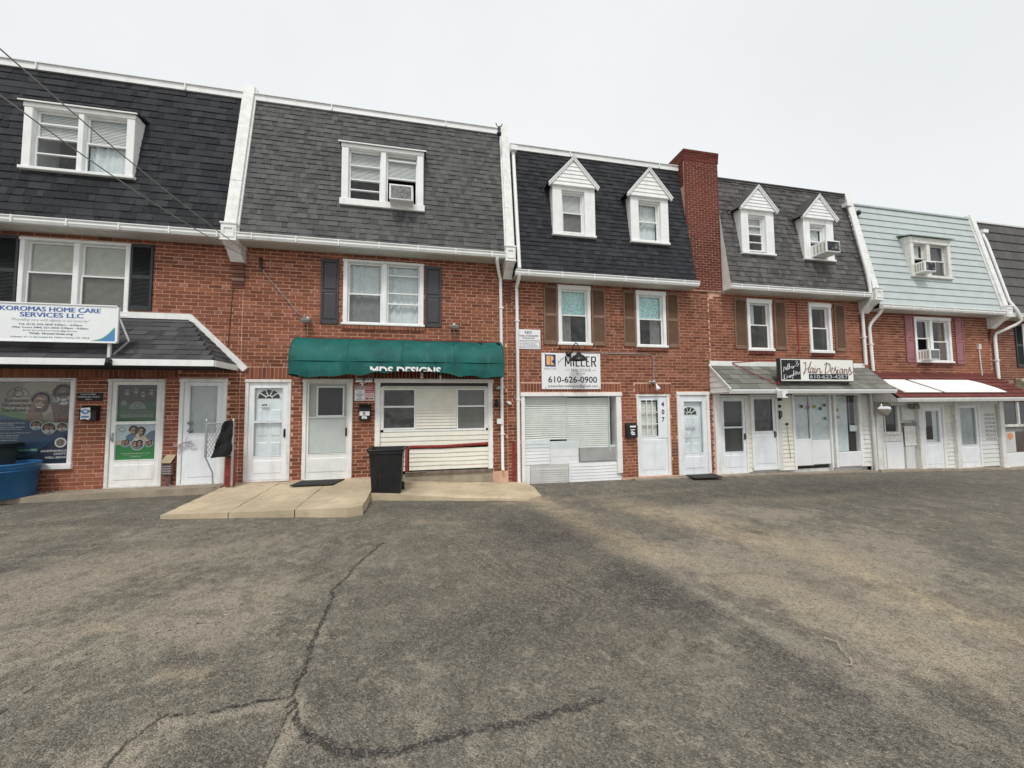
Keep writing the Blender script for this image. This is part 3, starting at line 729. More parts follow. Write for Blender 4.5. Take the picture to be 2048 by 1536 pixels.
def jag(poly, step=.12, amp=.02):
    out = []
    for (ax, ay), (bx, by) in zip(poly, poly[1:]+poly[:1]):
        n = max(1, int(math.hypot(bx-ax, by-ay)/step))
        for i in range(n):
            k = i/n; out.append((ax+(bx-ax)*k+(rnd.random()-.5)*amp*(i > 0), ay+(by-ay)*k+(rnd.random()-.5)*amp*(i > 0)))
    return out
# narrow walk in front of the left house, raised slab at the next house, low apron by the siding window
s = M(); s.slab(jag([(-9.6, .0), (-9.6, -.66), (-7.3, -.58), (-4.02, -.36), (-4.02, .0)]), .335, .1)
o = s.build("concrete_walk", conc2); o['kind'] = 'structure'
zs = lambda x, y: .318+.035*y*.9+.006*sin(3*x)
for pl in ([(-4.0, .0), (-3.98, -2.12), (-3.06, -2.17), (-3.05, .0)], [(-3.035, .0), (-3.045, -2.17), (-2.10, -2.24), (-2.07, .0)], [(-2.055, .0), (-2.085, -2.24), (-1.30, -2.33), (-1.08, -2.22), (-1.1, .0)]):
    s = M(); s.slab(jag(pl, .12, .02), zs, -.05); o = s.build("concrete_slab", conc); o['kind'] = 'structure'
za = lambda x, y: float(np.interp(x, [-1.1, .6, 2.3], [.24, .10, .035]))+.018*y+.02
s = M(); s.slab(jag([(-1.09, .0), (-1.09, -1.25), (.4, -1.42), (1.9, -1.60), (2.22, -1.35), (2.28, -.6), (2.15, .0)], .15, .05), za, -.3)
o = s.build("concrete_apron", conc); o['kind'] = 'structure'
s = M(); s.slab(jag([(5.0, .0), (5.0, -.16), (7.2, -.2), (12.7, -.2), (12.7, .0)], .2, .02), lambda x, y: gz(x)+.035, -.5)
o = s.build("door_sill_strip", conc2); o['kind'] = 'structure'
s = M(); s.slab(jag([(12.75, .0), (12.75, -.22), (23, -.22), (23, .0)], .2, .02), lambda x, y: gz(x)+.06, -1)
o = s.build("door_sill_strip", conc2); o['kind'] = 'structure'

# ------------------------------------------------------------------ party-wall copings (white raking parapets between houses)
def coping(house, xc, wd, zg, zt, zc, top):
    dz = zt-zg; m = M(); h = wd/2; o = .10
    # raking shaft in front of the mansard plane
    ys = lambda z: -.35+SLOPE*(z-zg)/dz
    z0, z1 = zg-.02, zt+top
    m.extrude([(ys(z0)-o, z0), (ys(z1)-o, z1), (ys(z1)+.5, z1), (.6, z0)], xc-h, xc+h)
    m.extrude([(ys(z0)-o+.05, z0), (ys(z1)-o+.05, z1-.03), (ys(z1)+.5, z1-.03), (.6, z0)], xc+h, xc+h+.035)
    m.extrude([(ys(z0)-o+.05, z0), (ys(z1)-o+.05, z1-.03), (ys(z1)+.5, z1-.03), (.6, z0)], xc-h-.035, xc-h)
    zm = zg+dz*.36; m.extrude([(ys(zm)-o-.006, zm), (ys(zm+.015)-o-.006, zm+.015), (ys(zm+.015), zm+.015), (ys(zm), zm)], xc-h-.004, xc+h+.004)
    c = m.build("party_wall_coping", plaster, house)
    b = M(); yb = -.35-o-.03; e = .03
    b.box(xc-h-e, xc+h+e, yb, .2, zg-.16, zg+.16); b.box(xc-h-e-.015, xc+h+e+.015, yb-.02, .2, zg+.16, zg+.19); b.box(xc-h-e-.015, xc+h+e+.015, yb-.02, .2, zg-.18, zg-.16)
    for q in ((xc-h, xc-h+.03, zg-.11, zg+.10), (xc+h-.03, xc+h, zg-.11, zg+.10), (xc-h+.03, xc+h-.03, zg+.07, zg+.10), (xc-h+.03, xc+h-.03, zg-.11, zg-.08)): b.box(q[0], q[1], yb-.018, yb+.01, q[2], q[3])
    b.extrude([(yb+.02, zg-.18), (.0, zg-.18), (.0, zg-.48), (-.08, zg-.48), (-.26, zg-.30)], xc-h-.02, xc+h+.02)
    b.build("corbel", white, house)
    # brick corbel courses under it
    ps = []
    for i in range(7):
        z = zg-.48-(i+1)*.0775; d = -.085+.012*i
        ps += [(xc-h-.01, z+.006, wd+.02, .065, 'p', d)]
    place(house_wall[house.name], ps, UB, "brick")
house_wall = {}

def dpipe(house, pts, r=.038, m=None, straps=()):
    p = M(); pts2 = []
    p.tube(pts, r, 8)
    o = p.build("downpipe", m or trim, house)
    s = M()
    for x, y, z in straps: s.box(x-r-.012, x+r+.012, y-r-.006, 0, z-.014, z+.014)
    if straps: s.build("pipe_strap", white, o)
    return o

# =================================================================== HOUSE A (left, charcoal mansard, hip porch roof)
GA = "rowhouses in the brick terrace"
def house_root(name, label, x0, x1, zb): return thing(name, label, "rowhouse", ((x0+x1)/2, 0, zb), GA)
A = house_root("rowhouse", "brick rowhouse with charcoal shingle mansard, hipped porch roof and homecare poster window", -9.4, -3.88, .33)
ZB = .33
holesA = [(-8.9, -6.69, .74, 2.47), (-6.16, -5.21, ZB, 2.46), (-4.94, -4.11, ZB, 2.47), (-7.69, -5.90, 3.68, 5.18)]
house_wall[A.name] = make_wall(A, -9.4, -3.88, ZB, 5.29, holesA, [(-9.4, -5.0, 2.47, 2.64)], phase=3)
back_of(A, -9.4, -3.9, ZB, 8.75)
uA = {'a': unit_shingle("shingle", shA, .012), 'b': unit_shingle("thick_shingle", shA, .020)}
make_mansard(A, -9.4, -4.07, 5.40, 8.75, [(-7.50, -5.88, 6.45, 7.7)], shA, .165, .22, uA)
coping(A, -3.97, .21, 5.40, 8.75, 0, .30)
def shed_dormer(house, x0, x1, z0, z1, roofm, units, yf=-.205, over=.06, side=.5):
    d = M(); fr = .10
    # cheeks and head boards around the window
    d.box(x0+.004, x0+.02, yf+.13, side, z0, z1-.003); d.box(x1-.02, x1-.004, yf+.13, side, z0, z1-.003)
    d.box(x0+.006, x1-.006, yf+.13, side, z1-.02, z1-.004)
    dr = d.build("dormer", trim, house)
    r = M(); ov = over
    r.extrude([(yf-.07, z1-.005), (yf-.07, z1+.02), (side-.1, z1+.11), (side-.1, z1+.06)], x0-ov, x1+ov)
    r.build("dormer_roof", roofm, dr)
    e = M(); e.box(x0-ov-.004, x1+ov+.004, yf-.076, yf-.055, z1-.018, z1+.006); e.build("fascia", white, dr)
    ps = []; ang = math.atan2(side-.1-yf+.07, .09)
    L = math.hypot(side-.1-yf+.07, .09)
    for i in range(4):
        x = x0-ov-rnd.random()*.1
        while x < x1+ov:
            wd = .22; l, rr = max(x, x0-ov), min(x+wd, x1+ov)
            if rr-l > .03: ps.append((l, i*L/4, rr-l-.003, L/4, list(units)[i % 2], 0))
            x += wd
    place(dr, ps, units, "shingle", org=(0, yf-.07, z1+.022), ang=ang, cap=60)
    return dr
shed_dormer(A, -7.59, -5.80, 6.42, 7.75, shA, uA)
window(A, -7.59, -5.80, 6.42, 7.75, -.195, [dict(split=.54, up='blind', lo=None, bars=(.78, .27)), dict(split=.52, up='blind', lo='sheer')], cas=.135, head=.10, sillh=.06, mull=.09, deep=.02)
window(A, -7.69, -5.90, 3.68, 5.18, 0, [dict(split=.56, up='cream', lo='cream', screen=1), dict(split=.54, up='cream', lo='cream', screen=1)], cas=.08, mull=.10)
shutter(A, -5.90+.005, -5.505, 3.83, 5.19, blackp); shutter(A, -8.09, -7.70, 3.83, 5.2, blackp)
rowlock(A, -7.72, -5.88, 3.68)
# hipped porch roof
EX, EY, EZ, RX, RZ = -3.93, -.90, 2.755, -4.83, 3.69
p = M()
p.add([(-9.4, EY, EZ), (EX, EY, EZ), (RX, 0, RZ), (-9.4, 0, RZ), (EX, 0, EZ)], [(0, 1, 2, 3), (1, 4, 2)])
p.quad((-9.4, EY+.02, EZ-.115), (-9.4, 0, EZ-.115), (EX-.02, 0, EZ-.115), (EX-.02, EY+.02, EZ-.115))
pa = p.build("porch_roof", [deckm], A)
ang = math.atan2(-EY, RZ-EZ); L = math.hypot(EY, RZ-EZ); n = 9; ps = []
uP = {'a': unit_shingle("shingle", shP, .008), 'b': unit_shingle("thick_shingle", shP, .015)}
for i in range(n):
    xe = EX+(RX-EX)*(i+.5)/n; x = -8.2-rnd.random()*.2
    while x < xe:
        wd = .28*rnd.choice([.5, .8, 1, 1.2]); r_ = min(x+wd, xe)
        if r_-x > .03: ps.append((x, i*L/n, r_-x-.002, L/n, rnd.choice('ab'), 0))
        x += wd
place(pa, ps, uP, "shingle", org=(0, EY, EZ), ang=ang)
# hip end, shingled in its own plane
hp = M(); e0, e1, ap = Vector((EX, EY, EZ)), Vector((EX, 0, EZ)), Vector((RX, 0, RZ))
nrm = (e1-e0).cross(ap-e0).normalized()
for i in range(9):
    a0, a1 = i/9, (i+1)/9; k = 0
    l0, l1 = e0.lerp(ap, a0), e1.lerp(ap, a0); u0_, u1_ = e0.lerp(ap, a1), e1.lerp(ap, a1); m_ = max(1, int((l1-l0).length/.2))
    for j in range(m_):
        t0, t1 = j/m_, (j+1)/m_; o_ = nrm*(.008+.008*rnd.random())
        A_, B_, C_, D_ = l0.lerp(l1, t0)+o_, l0.lerp(l1, t1)+o_, u0_.lerp(u1_, t1)+nrm*.002, u0_.lerp(u1_, t0)+nrm*.002
        hp.add([A_, B_, C_, D_, l0.lerp(l1, t0), l0.lerp(l1, t1)], [(0, 1, 2, 3), (4, 5, 1, 0)])
h_ = hp.build("hip_end_shingles", shP, pa); h_['kind'] = 'stuff'
f = M(); f.box(-9.4, EX, EY-.02, EY+.02, EZ-.115, EZ-.002); f.box(EX-.02, EX+.015, EY+.021, 0, EZ-.115, EZ-.002); f.build("fascia", trim, pa)
f = M(); f.box(-9.4, EX-.02, EY+.02, 0, EZ-.113, EZ-.10); f.build("soffit", soffitm, pa)
f = M(); dx, dz = EX-RX, EZ-RZ; ll = math.hypot(dx, dz); ux, uz = dx/ll, dz/ll; nx_, nz_ = -uz, ux
f.box(-9.4, RX+.02, -.055, .0, RZ-.02, RZ+.10)
e = .30*0+.16
f.prism([(RX, RZ-.02), (RX+ux*(ll+e), RZ+uz*(ll+e)-.02), (RX+ux*(ll+e)+nx_*.125, RZ+uz*(ll+e)+nz_*.125-.02), (RX+.02+nx_*.02, RZ+.10)], -.058, -.001)
f.build("flashing_board", white, pa)
f = M(); f.prism([(-4.0, 2.64), (-3.93, 2.64), (-3.93, 2.78), (-4.0, 2.78)], -.02, 0); f.build("end_block", white, pa)

# ---- poster window (flat printed vinyl behind the glass)
def flat(name, col, rough=.5): return mat(name, col, rough, .03, 3)
P_ = dict(bg=flat("poster beige", (.17, .155, .125)), bg2=flat("poster warm grey", (.26, .235, .19)), blue=flat("poster blue", (.018, .052, .10)), blue2=flat("poster navy", (.012, .022, .045)),
          green=flat("poster green", (.07, .155, .05)), wh=flat("poster white", (.55, .55, .53)), sk1=mat("poster tan skin", (.155, .095, .066), .5, .35, 26), sk2=mat("poster brown skin", (.085, .050, .038), .5, .4, 22),
          hair=mat("poster grey hair", (.15, .13, .105), .6, .5, 40), dk=flat("poster dark", (.022, .020, .02)), cl=flat("poster pale cloth", (.33, .35, .36)), teal=flat("poster teal", (.05, .19, .14)),
          gr2=flat("door poster green", (.022, .20, .045)), gr3=flat("door poster deep green", (.018, .075, .025)), dkg=flat("door poster dark", (.030, .026, .020)), skyb=flat("door poster sky", (.50, .56, .60)), sand=flat("door poster sand", (.52, .42, .30)),
          hill=flat("door poster hill", (.13, .17, .22)), den=flat("door poster denim", (.08, .17, .27)), pk=mat("door poster skin", (.36, .21, .15), .5, .35, 40))
def layer(parent, m, y, *shapes, name="print"):
    b = M()
    for s_ in shapes:
        if s_[0] == 'e': b.ell(*s_[1:5], y, *s_[5:])
        elif s_[0] == 'p': b.add([(x, y, z) for x, z in s_[1]], [tuple(range(len(s_[1])))])
        elif s_[0] == 'r': b.rect(*s_[1:], y)
    return b.build(name, m, parent)
def head(parent, cx, cz, s, y, skin, hair, beard=False, glasses=False, tilt=0.):
    big = s > .2; rr = random.Random(int(abs(cx*1000)))
    def T(u, v): return cx+(u*cos(tilt)-v*sin(tilt))*s, cz+(u*sin(tilt)+v*cos(tilt))*s
    def E(m, yy, *es): layer(parent, m, yy, *[('e', *T(u, v), a*s, b*s, 16, 0, 2*pi, tilt+ro) for u, v, a, b, ro in es])
    E(hair, y, (0, .14, .56, .66, 0), *[(.56*cos(t_)*(.95+.1*rr.random()), .14+.62*sin(t_)*(.95+.1*rr.random()), .13, .13, 0) for t_ in [pi*(.0+1.0*i/9) for i in range(10)]])
    E(P_['dk'], y-.0004, (.30, -.1, .22, .5, 0))
    E(skin, y-.0010, (0, -.05, .43, .60, 0), (0, -.62, .22, .25, 0))
    sh = mat("poster shade", (.075, .042, .03), .6, .3, 30); hl = mat("poster highlight", (.34, .23, .17), .6, .2, 30) if skin is not P_['sk2'] else mat("poster dark highlight", (.17, .11, .08), .6, .2, 30)
    E(sh, y-.0014, (.31, -.1, .12, .40, 0), (0, -.52, .26, .07, 0)); E(hl, y-.0016, (-.18, -.12, .13, .12, 0), (.16, -.12, .10, .10, 0), (-.05, .33, .24, .10, 0), (-.02, -.02, .05, .16, 0))
    if beard: E(P_['cl'], y-.0020, (0, -.46, .33, .20, 0), (-.30, -.25, .09, .26, .2), (.30, -.25, .09, .26, -.2)); E(P_['cl'], y-.0021, (0, -.23, .2, .05, 0))
    E(P_['dk'], y-.0024, (0, -.32, .21, .10, 0)); E(P_['wh'], y-.0028, (0, -.30, .18, .055, 0))
    E(P_['dk'], y-.0030, (-.18, .07, .075, .03, 0), (.18, .07, .075, .03, 0), (-.19, .17, .12, .018, .15), (.19, .17, .12, .018, -.15), (-.05, -.16, .03, .015, 0), (.05, -.16, .03, .015, 0))
    if glasses:
        g = M()
        for q in (-1, 1): g.tube([(*[T(q*.21+.18*cos(t_*pi/6), .06+.13*sin(t_*pi/6))][0:1][0][:1], y-.0036, T(q*.21+.18*cos(t_*pi/6), .06+.13*sin(t_*pi/6))[1]) for t_ in range(13)], .022*s, 4)
        a_, b_ = T(-.46, .12), T(.46, .12); g.tube([(a_[0], y-.0036, a_[1]), (b_[0], y-.0036, b_[1])], .028*s, 4); g.build("print", P_['dk'], parent)
wf_ = M(); x0, x1, z0, z1 = -8.9, -6.69, .74, 2.47
wf_.bbox(x0, x0+.08, -.03, .1, z0+.1, z1-.07); wf_.bbox(x1-.075, x1, -.03, .1, z0+.1, z1-.07); wf_.bbox(x0, x1, -.035, .1, z1-.07, z1); wf_.bbox(x0-.02, x1+.02, -.06, .1, z0, z0+.1)
pw = wf_.build("window", white, A); pw['label'] = "wide shop window filled with a homecare poster"
px0, px1, pz0, pz1 = -8.82, -6.765, .84, 2.40; py = .060
layer(pw, P_['bg'], py, ('r', px0, px1, pz0, pz1))
layer(pw, P_['bg2'], py-.001, ('p', [(-7.5, pz1), (px1, pz1), (px1, 2.1), (-7.2, 1.75), (-7.9, 1.8)]))
layer(pw, P_['green'], py-.002, ('p', [(px0, 2.0), (-8.1, 1.96), (-7.5, 1.80), (-7.2, 1.66), (px1, 1.55), (px1, pz0), (px0, pz0)]))
layer(pw, P_['blue'], py-.003, ('p', [(px0, 1.93), (-8.1, 1.86), (-7.6, 1.70), (-7.2, 1.58), (px1, 1.50), (px1, pz0), (px0, pz0)]))
layer(pw, P_['blue2'], py-.0035, ('p', [(px1, 1.45), (px1, pz0), (-7.9, pz0), (-7.4, 1.0), (-7.0, 1.3)]))
layer(pw, P_['sk2'], py-.004, ('p', [(-7.12, 2.0), (-6.80, 2.0), (-6.8, 1.6), (-7.05, 1.62)])); layer(pw, P_['cl'], py-.0035, ('p', [(-6.95, 1.75), (px1, 1.9), (px1, 1.45), (-7.15, 1.5)]))
layer(pw, P_['sk1'], py-.0044, ('p', [(-7.44, 1.95), (-7.28, 1.95), (-7.22, 1.66), (-7.50, 1.66)]))
head(pw, -6.925, 2.13, .27, py-.005, P_['sk2'], P_['sk2'], True, True, .12)
head(pw, -7.28, 1.99, .26, py-.0085, P_['sk1'], P_['hair'], False, False, -.18)
for cx, cz, r_ in ((-7.32, 1.575, .095), (-7.12, 1.51, .115), (-6.915, 1.535, .085)):
    layer(pw, P_['wh'], py-.013, ('e', cx, cz, r_, r_)); layer(pw, P_['dk'], py-.0135, ('e', cx, cz, r_*.92, r_*.92))
    layer(pw, P_['sk1'], py-.014, ('e', cx-r_*.3, cz+r_*.15, r_*.34, r_*.4), ('e', cx+r_*.35, cz+r_*.1, r_*.3, r_*.36)); layer(pw, P_['cl'], py-.0145, ('e', cx-r_*.3, cz-r_*.5, r_*.5, r_*.3), ('e', cx+r_*.4, cz-r_*.45, r_*.35, r_*.3))
layer(pw, P_['wh'], py-.013, ('e', -6.925, 1.235, .095, .095)); layer(pw, P_['hair'], py-.0135, ('e', -6.925, 1.235, .068, .068))
def ring(parent, cx, cz, rx, rz, y, m, r_=.006, a0=0, a1=2*pi, name="print"):
    g = M(); n = 18; g.tube([(cx+rx*cos(a0+(a1-a0)*k/n), y, cz+rz*sin(a0+(a1-a0)*k/n)) for k in range(n+1)], r_, 4, flat=.3); return g.build(name, m, parent)
ring(pw, -7.63, 2.12, .17, .17, py-.006, P_['dk'], .005, 0, pi); ring(pw, -7.63, 2.17, .075, .06, py-.006, P_['dk'], .006); layer(pw, P_['dk'], py-.006, ('r', -7.80, -7.46, 2.118, 2.126), ('e', -7.68, 2.25, .014, .014), ('e', -7.58, 2.25, .014, .014))
text(pw, "Koromas", -7.83, -7.47, 2.01, 2.085, py-.006, black, bold=.03); text(pw, "Homecare", -7.86, -7.42, 1.92, 1.995, py-.006, black, bold=.03); text(pw, "Services", -7.86, -7.50, 1.83, 1.905, py-.006, black, bold=.03); text(pw, "LLC", -7.49, -7.41, 1.84, 1.868, py-.006, black)
for s_, zz, xx in (("Medical Social Services", 1.62, -7.5), ("Counseling", 1.58, -7.66), ("Resource Coordination", 1.54, -7.5), ("Discharge Planning", 1.50, -7.55), ("Private Duty and Aide Services", 1.43, -7.4), ("Home Health Aide", 1.385, -7.58), ("Home Duty Care", 1.34, -7.6), ("Companionship", 1.295, -7.6)):
    text(pw, s_, -7.9, xx, zz-.012, zz+.016, py-.0055, P_['wh'], .2)
layer(pw, P_['teal'], py-.005, ('r', -7.9, -7.28, 1.08, 1.135)); text(pw, "610.502.3838 - 484.521.6003", -7.9, -7.30, 1.092, 1.122, py-.0065, P_['wh'], .2, .01)
text(pw, "INDEPENDENCE", -7.23, -6.83, 1.06, 1.10, py-.006, P_['wh'], .15, .02); text(pw, "SAFETY", -7.03, -6.83, 1.0, 1.04, py-.006, P_['wh'], .15, .02); text(pw, "WELL-BEING", -7.16, -6.83, .935, .975, py-.006, P_['wh'], .15, .02)
text(pw, "411 N Springfield Road", -7.9, -7.55, 1.03, 1.052, py-.0065, P_['wh']); text(pw, "Clifton Heights, PA 19018", -7.9, -7.52, .985, 1.007, py-.0065, P_['wh'])
text(pw, "No Soliciting", -6.93, -6.71, 2.418, 2.445, -.0365, black, .2, .02)
g = M(); g.rect(px0, px1, pz0, pz1, .03); g.build("pane", glass_mat("clear pane", (1, 1, 1), 1., .0), pw)
# ---- door with the posters and the plain door beside it
dl = storm_door(A, -6.16, -5.21, ZB, 2.46, [(.87, 1.56), (1.62, 2.34)], None, .06, .075, 0, handle=2, label="white storm door carrying two homecare posters", fm=oldwhite, m=white)
qx0, qx1 = -6.02, -5.35
layer(dl, P_['dkg'], .032, ('r', qx0, qx1, 1.62, 2.34)); layer(dl, P_['gr3'], .031, ('p', [(qx0, 1.99), (-5.7, 1.96), (qx1, 2.0), (qx1, 1.62), (qx0, 1.62)]))
for cx, cz, k in ((-5.87, 2.19, .5), (-5.72, 2.22, .55), (-5.60, 2.15, .5), (-5.46, 2.19, .55)): head(dl, cx, cz, .12, .030, flat("faint face", (.075, .062, .05)), flat("faint hair", (.10, .095, .085)))
layer(dl, flat("faint white", (.16, .17, .16)), .0275, ('e', -5.69, 1.86, .14, .15, 16, 0, pi), ('r', -5.97, -5.42, 1.70, 1.76), ('e', -5.92, 1.98, .05, .05))
ring(dl, -5.69, 1.93, .05, .045, .025, P_['gr3'], .006)
text(dl, "Koromas Homecare Services", -5.96, -5.42, 1.79, 1.825, .027, flat("faint white", (.16, .17, .16)), 0, .01); text(dl, "610.502.3838 - 484.521.6003", -5.95, -5.45, 1.715, 1.745, .0255, P_['dk'], .2)
layer(dl, P_['skyb'], .032, ('r', qx0, qx1, .87, 1.56)); layer(dl, P_['sand'], .031, ('p', [(qx0, 1.24), (-5.75, 1.33), (qx1, 1.24), (qx1, 1.1), (qx0, 1.1)])); layer(dl, P_['hill'], .0305, ('p', [(-5.6, 1.28), (-5.45, 1.42), (qx1, 1.44), (qx1, 1.18), (-5.5, 1.18)]))
layer(dl, P_['den'], .030, ('e', -5.77, 1.27, .10, .11)); layer(dl, P_['sand'], .0295, ('e', -5.62, 1.25, .12, .09))
head(dl, -5.74, 1.43, .125, .029, P_['pk'], P_['hair']); head(dl, -5.61, 1.41, .12, .0255, P_['pk'], P_['hair'])
layer(dl, P_['gr2'], .0285, ('p', [(qx0, 1.16), (-5.7, 1.17), (qx1, 1.18), (qx1, .87), (qx0, .87)]))
for cx, cz, r_ in ((-5.86, 1.20, .085), (-5.66, 1.165, .115), (-5.47, 1.18, .075)):
    layer(dl, P_['wh'], .0215, ('e', cx, cz, r_, r_)); layer(dl, P_['hill'], .021, ('e', cx, cz, r_*.9, r_*.9, 20, pi, 2*pi))
    head(dl, cx-r_*.35, cz+.0, r_*.75, .0205, P_['pk'], P_['hair']); head(dl, cx+r_*.35, cz+.02, r_*.7, .0165, P_['pk'], P_['dk'])
ring(dl, -5.93, 1.46, .05, .045, .026, P_['hair'], .004)
text(dl, "411 N. Springfield Road, Clifton Heights, PA 19018", -5.93, -5.44, .975, 1.0, .027, P_['wh'], 0, .02); text(dl, "www.khcservices.org", -5.88, -5.48, .945, .96, .027, P_['wh']); text(dl, "Fax: 484.461.2907", -5.77, -5.60, .915, .935, .027, P_['wh'], 0, .02)
storm_door(A, -4.95, -4.11, ZB, 2.47, [(1.36, 2.32)], dict(panel=1, m=mat("grey door paint", (.48, .50, .50), .5, .05, 4, .1)), .07, .10, 0, handle=0, deepin=.05, label="white storm door with a grey six panel door behind", gmat=glass)
k = M()
for zz in (1.42, 1.57): k.rev((-4.76, .04, zz), [(.03, 0), (.032, .02), (.02, .03), (.014, .06), (.03, .075), (.0, .085)], (0, -1, 0), 12)
k.build("door_knob", steel, A)

# =================================================================== HOUSE B
B = house_root("rowhouse", "brick rowhouse with grey shingle mansard and the green awning below", -3.88, 1.8, .33)
holesB = [(-3.77, -2.90, ZB, 2.46), (-2.67, -1.67, ZB, 2.48), (-1.20, 1.44, ZB-.3, 2.49), (-1.90, -.16, 3.68, 5.16)]
house_wall[B.name] = make_wall(B, -3.88, 1.8, ZB, 5.29, holesB, [(-3.78, -2.86, 2.47, 2.72), (-2.72, -1.62, 2.49, 2.70), (-1.25, 1.50, 2.50, 2.70, 'd')], phase=3)
back_of(B, -3.86, 1.78, ZB, 8.75)
uB = {'a': unit_shingle("shingle", shB, .010), 'b': unit_shingle("thick_shingle", shB, .019)}
make_mansard(B, -3.86, 1.70, 5.40, 8.75, [(-1.85, -.25, 6.35, 7.65)], shB, .130, .15, uB)
coping(B, 1.81, .17, 5.38, 8.75, 0, .25)
shed_dormer(B, -1.93, -.17, 6.30, 7.72, shB, uB)
window(B, -1.93, -.17, 6.30, 7.72, -.195, [dict(split=.42, up='blind', lo=None, bars=(.70, .22)), dict(split=.52, up='blind', lo='ac', bars=(.88,))], cas=.14, head=.10, sillh=.15, mull=.11, deep=.02)
window(B, -1.90, -.16, 3.68, 5.16, 0, [dict(split=.48, up='sheer', lo='sheer', gl=screen), dict(split=.34, up='sheer', lo='sheer', bars=(.82, .52))], cas=.09, mull=.11)
rowlock(B, -1.92, -.14, 3.68)
shutter(B, -2.355, -1.985, 3.69, 5.14, charp, 'panel'); shutter(B, -.125, .24, 3.69, 5.12, charp, 'panel')
storm_door(B, -3.77, -2.90, ZB+.02, 2.46, [(.86, 1.55), (1.59, 2.28)], dict(panel=1, fan=(-3.35, 2.06, .22)), .065, .10, 0, handle=1, label="white storm door with fanlight numbered 409", deepin=.07, fm=oldwhite)
nb = M(); nb.box(-3.49, -3.345, .012, .018, 1.885, 1.955); nbo = nb.build("number_plate", signw, B); text(nbo, "409", -3.475, -3.36, 1.895, 1.945, .010, black, 0, .03)
storm_door(B, -2.67, -1.67, ZB, 2.48, [(.87, 1.635), (1.66, 2.38)], dict(win=(-2.38, -1.88, 1.69, 2.29), m=mat("beige grey door", (.42, .42, .38), .6, .05, 3)), .075, .04, 0, handle=1, label="weathered white storm door with a square window in the door behind", deepin=.05, fm=white,
           gmat=glass, m=mat("mildewed door paint", (.78, .79, .77), .5, .04, 3, .55, (.42, .38, .31)))
k = M(); k.rect(-2.56, -1.78, .88, 1.63, .028); k.build("frosted_panel", frost, B)
# shop window fitted with siding
wf_ = M(); wf_.bbox(-1.20, -1.09, -.03, .25, .40, 2.42); wf_.bbox(1.33, 1.44, -.03, .25, .40, 2.42); wf_.bbox(-1.22, 1.46, -.05, .25, 2.40, 2.49)
wf_.box(-1.09, -1.02, .02, .1, 1.30, 2.30); wf_.box(1.28, 1.33, .02, .1, 1.30, 2.30)
sw = wf_.build("shop_window", white, B); sw['label'] = "shop opening closed with cream siding around two sash windows"
k = M(); k.box(-1.09, 1.33, .0, .2, 2.33, 2.40); k.build("shutter_slot", blackm, sw)
k = M(); k.box(-1.07, 1.31, .03, .12, 2.27, 2.335)
x = -1.05
while x < 1.3: k.box(x, x+.008, .022, .03, 2.27, 2.335); x += .03
k.build("valance", offwhite, sw)
def siding(parent, x0, x1, z0, z1, y, pitch, m, name="siding_board", wob=0.):
    n = max(1, round((z1-z0)/pitch)); h = (z1-z0)/n
    for i in range(n):
        q = M(); z = z0+i*h; k = 10 if wob else 1
        pts = []
        for j in range(k+1):
            x = x0+(x1-x0)*j/k; dz = wob*(sin(x*4+i)+.5*sin(x*9-i)) if 0 < i < n else 0
            pts.append((x, dz))
        vb = [(x, y-.022, z+d) for x, d in pts]; vt = [(x, y-.002, z+h*.995+d) for x, d in pts]; vu = [(x, y, z+d) for x, d in pts]; kk = k+1
        q.add(vb+vt+vu, [(j, j+1, kk+j+1, kk+j) for j in range(k)]+[(2*kk+j, 2*kk+j+1, j+1, j) for j in range(k)])
        q.build(name, m, parent)
siding(sw, -.33, .60, 1.36, 2.27, .05, .071, cream)
siding(sw, -1.09, 1.33, .98, 1.30, .04, .10, cream, wob=.003)
siding(sw, -1.09, -.55, .42, .97, .04, .11, cream)
siding(sw, -.46, 1.33, .43, .90, .03, .095, cream, wob=.005)
k = M(); k.box(-1.09, 1.33, .02, .06, 1.30, 1.345); k.build("sill_trim", trim, sw)
k = M(); k.tube([(-.51, .0, .40), (-.51, .0, .91), (-.44, .0, .955), (.3, .0, .945), (.55, .0, .955), (1.33, .0, .985)], .034, 6, flat=.5); k.build("rust_red_trim", rust, sw)
k = M(); k.box(-.55, 1.42, -.015, .06, .335, .40); k.tube([(-.54, -.02, .385), (-.1, -.02, .39)], .016, 5); k.build("base_rail", mat("grimy grey rail", (.17, .14, .12), .8, .3, 6, .5, (.25, .05, .03)), sw)
k = M(); k.box(-1.20, 1.44, .02, .2, -.2, .335); k.build("curb", conc2, sw)
def small_sash(parent, x0, x1, z0, z1, y, sp, up, lo, gu=glass, gl=glass, m=trim, r=.032):
    s = M()
    for a, b, c, d in ((x0, x0+r, z0, z1), (x1-r, x1, z0, z1), (x0+r, x1-r, z0, z0+r), (x0+r, x1-r, z1-r, z1), (x0+r, x1-r, sp-.02, sp+.02)): s.bbox(a, b, y-.02, y+.02, c, d, .005)
    o = s.build("sash_window", m, parent)
    for c, d, g_ in ((z0+r, sp-.02, gl), (sp+.02, z1-r, gu)): q = M(); q.rect(x0+r, x1-r, c, d, y+.006); q.build("pane", g_, parent)
    fill(up, x0+r*.6, x1-r*.6, sp, z1-r*.5, y+.01, parent); fill(lo, x0+r*.6, x1-r*.6, z0+r*.5, sp, y+.01, parent)
small_sash(sw, -1.05, -.33, 1.35, 2.27, .06, 1.86, None, None, glassd, glassd); small_sash(sw, .60, 1.28, 1.25, 2.27, .06, 1.86, 'blind', 'cream', screen, screen)
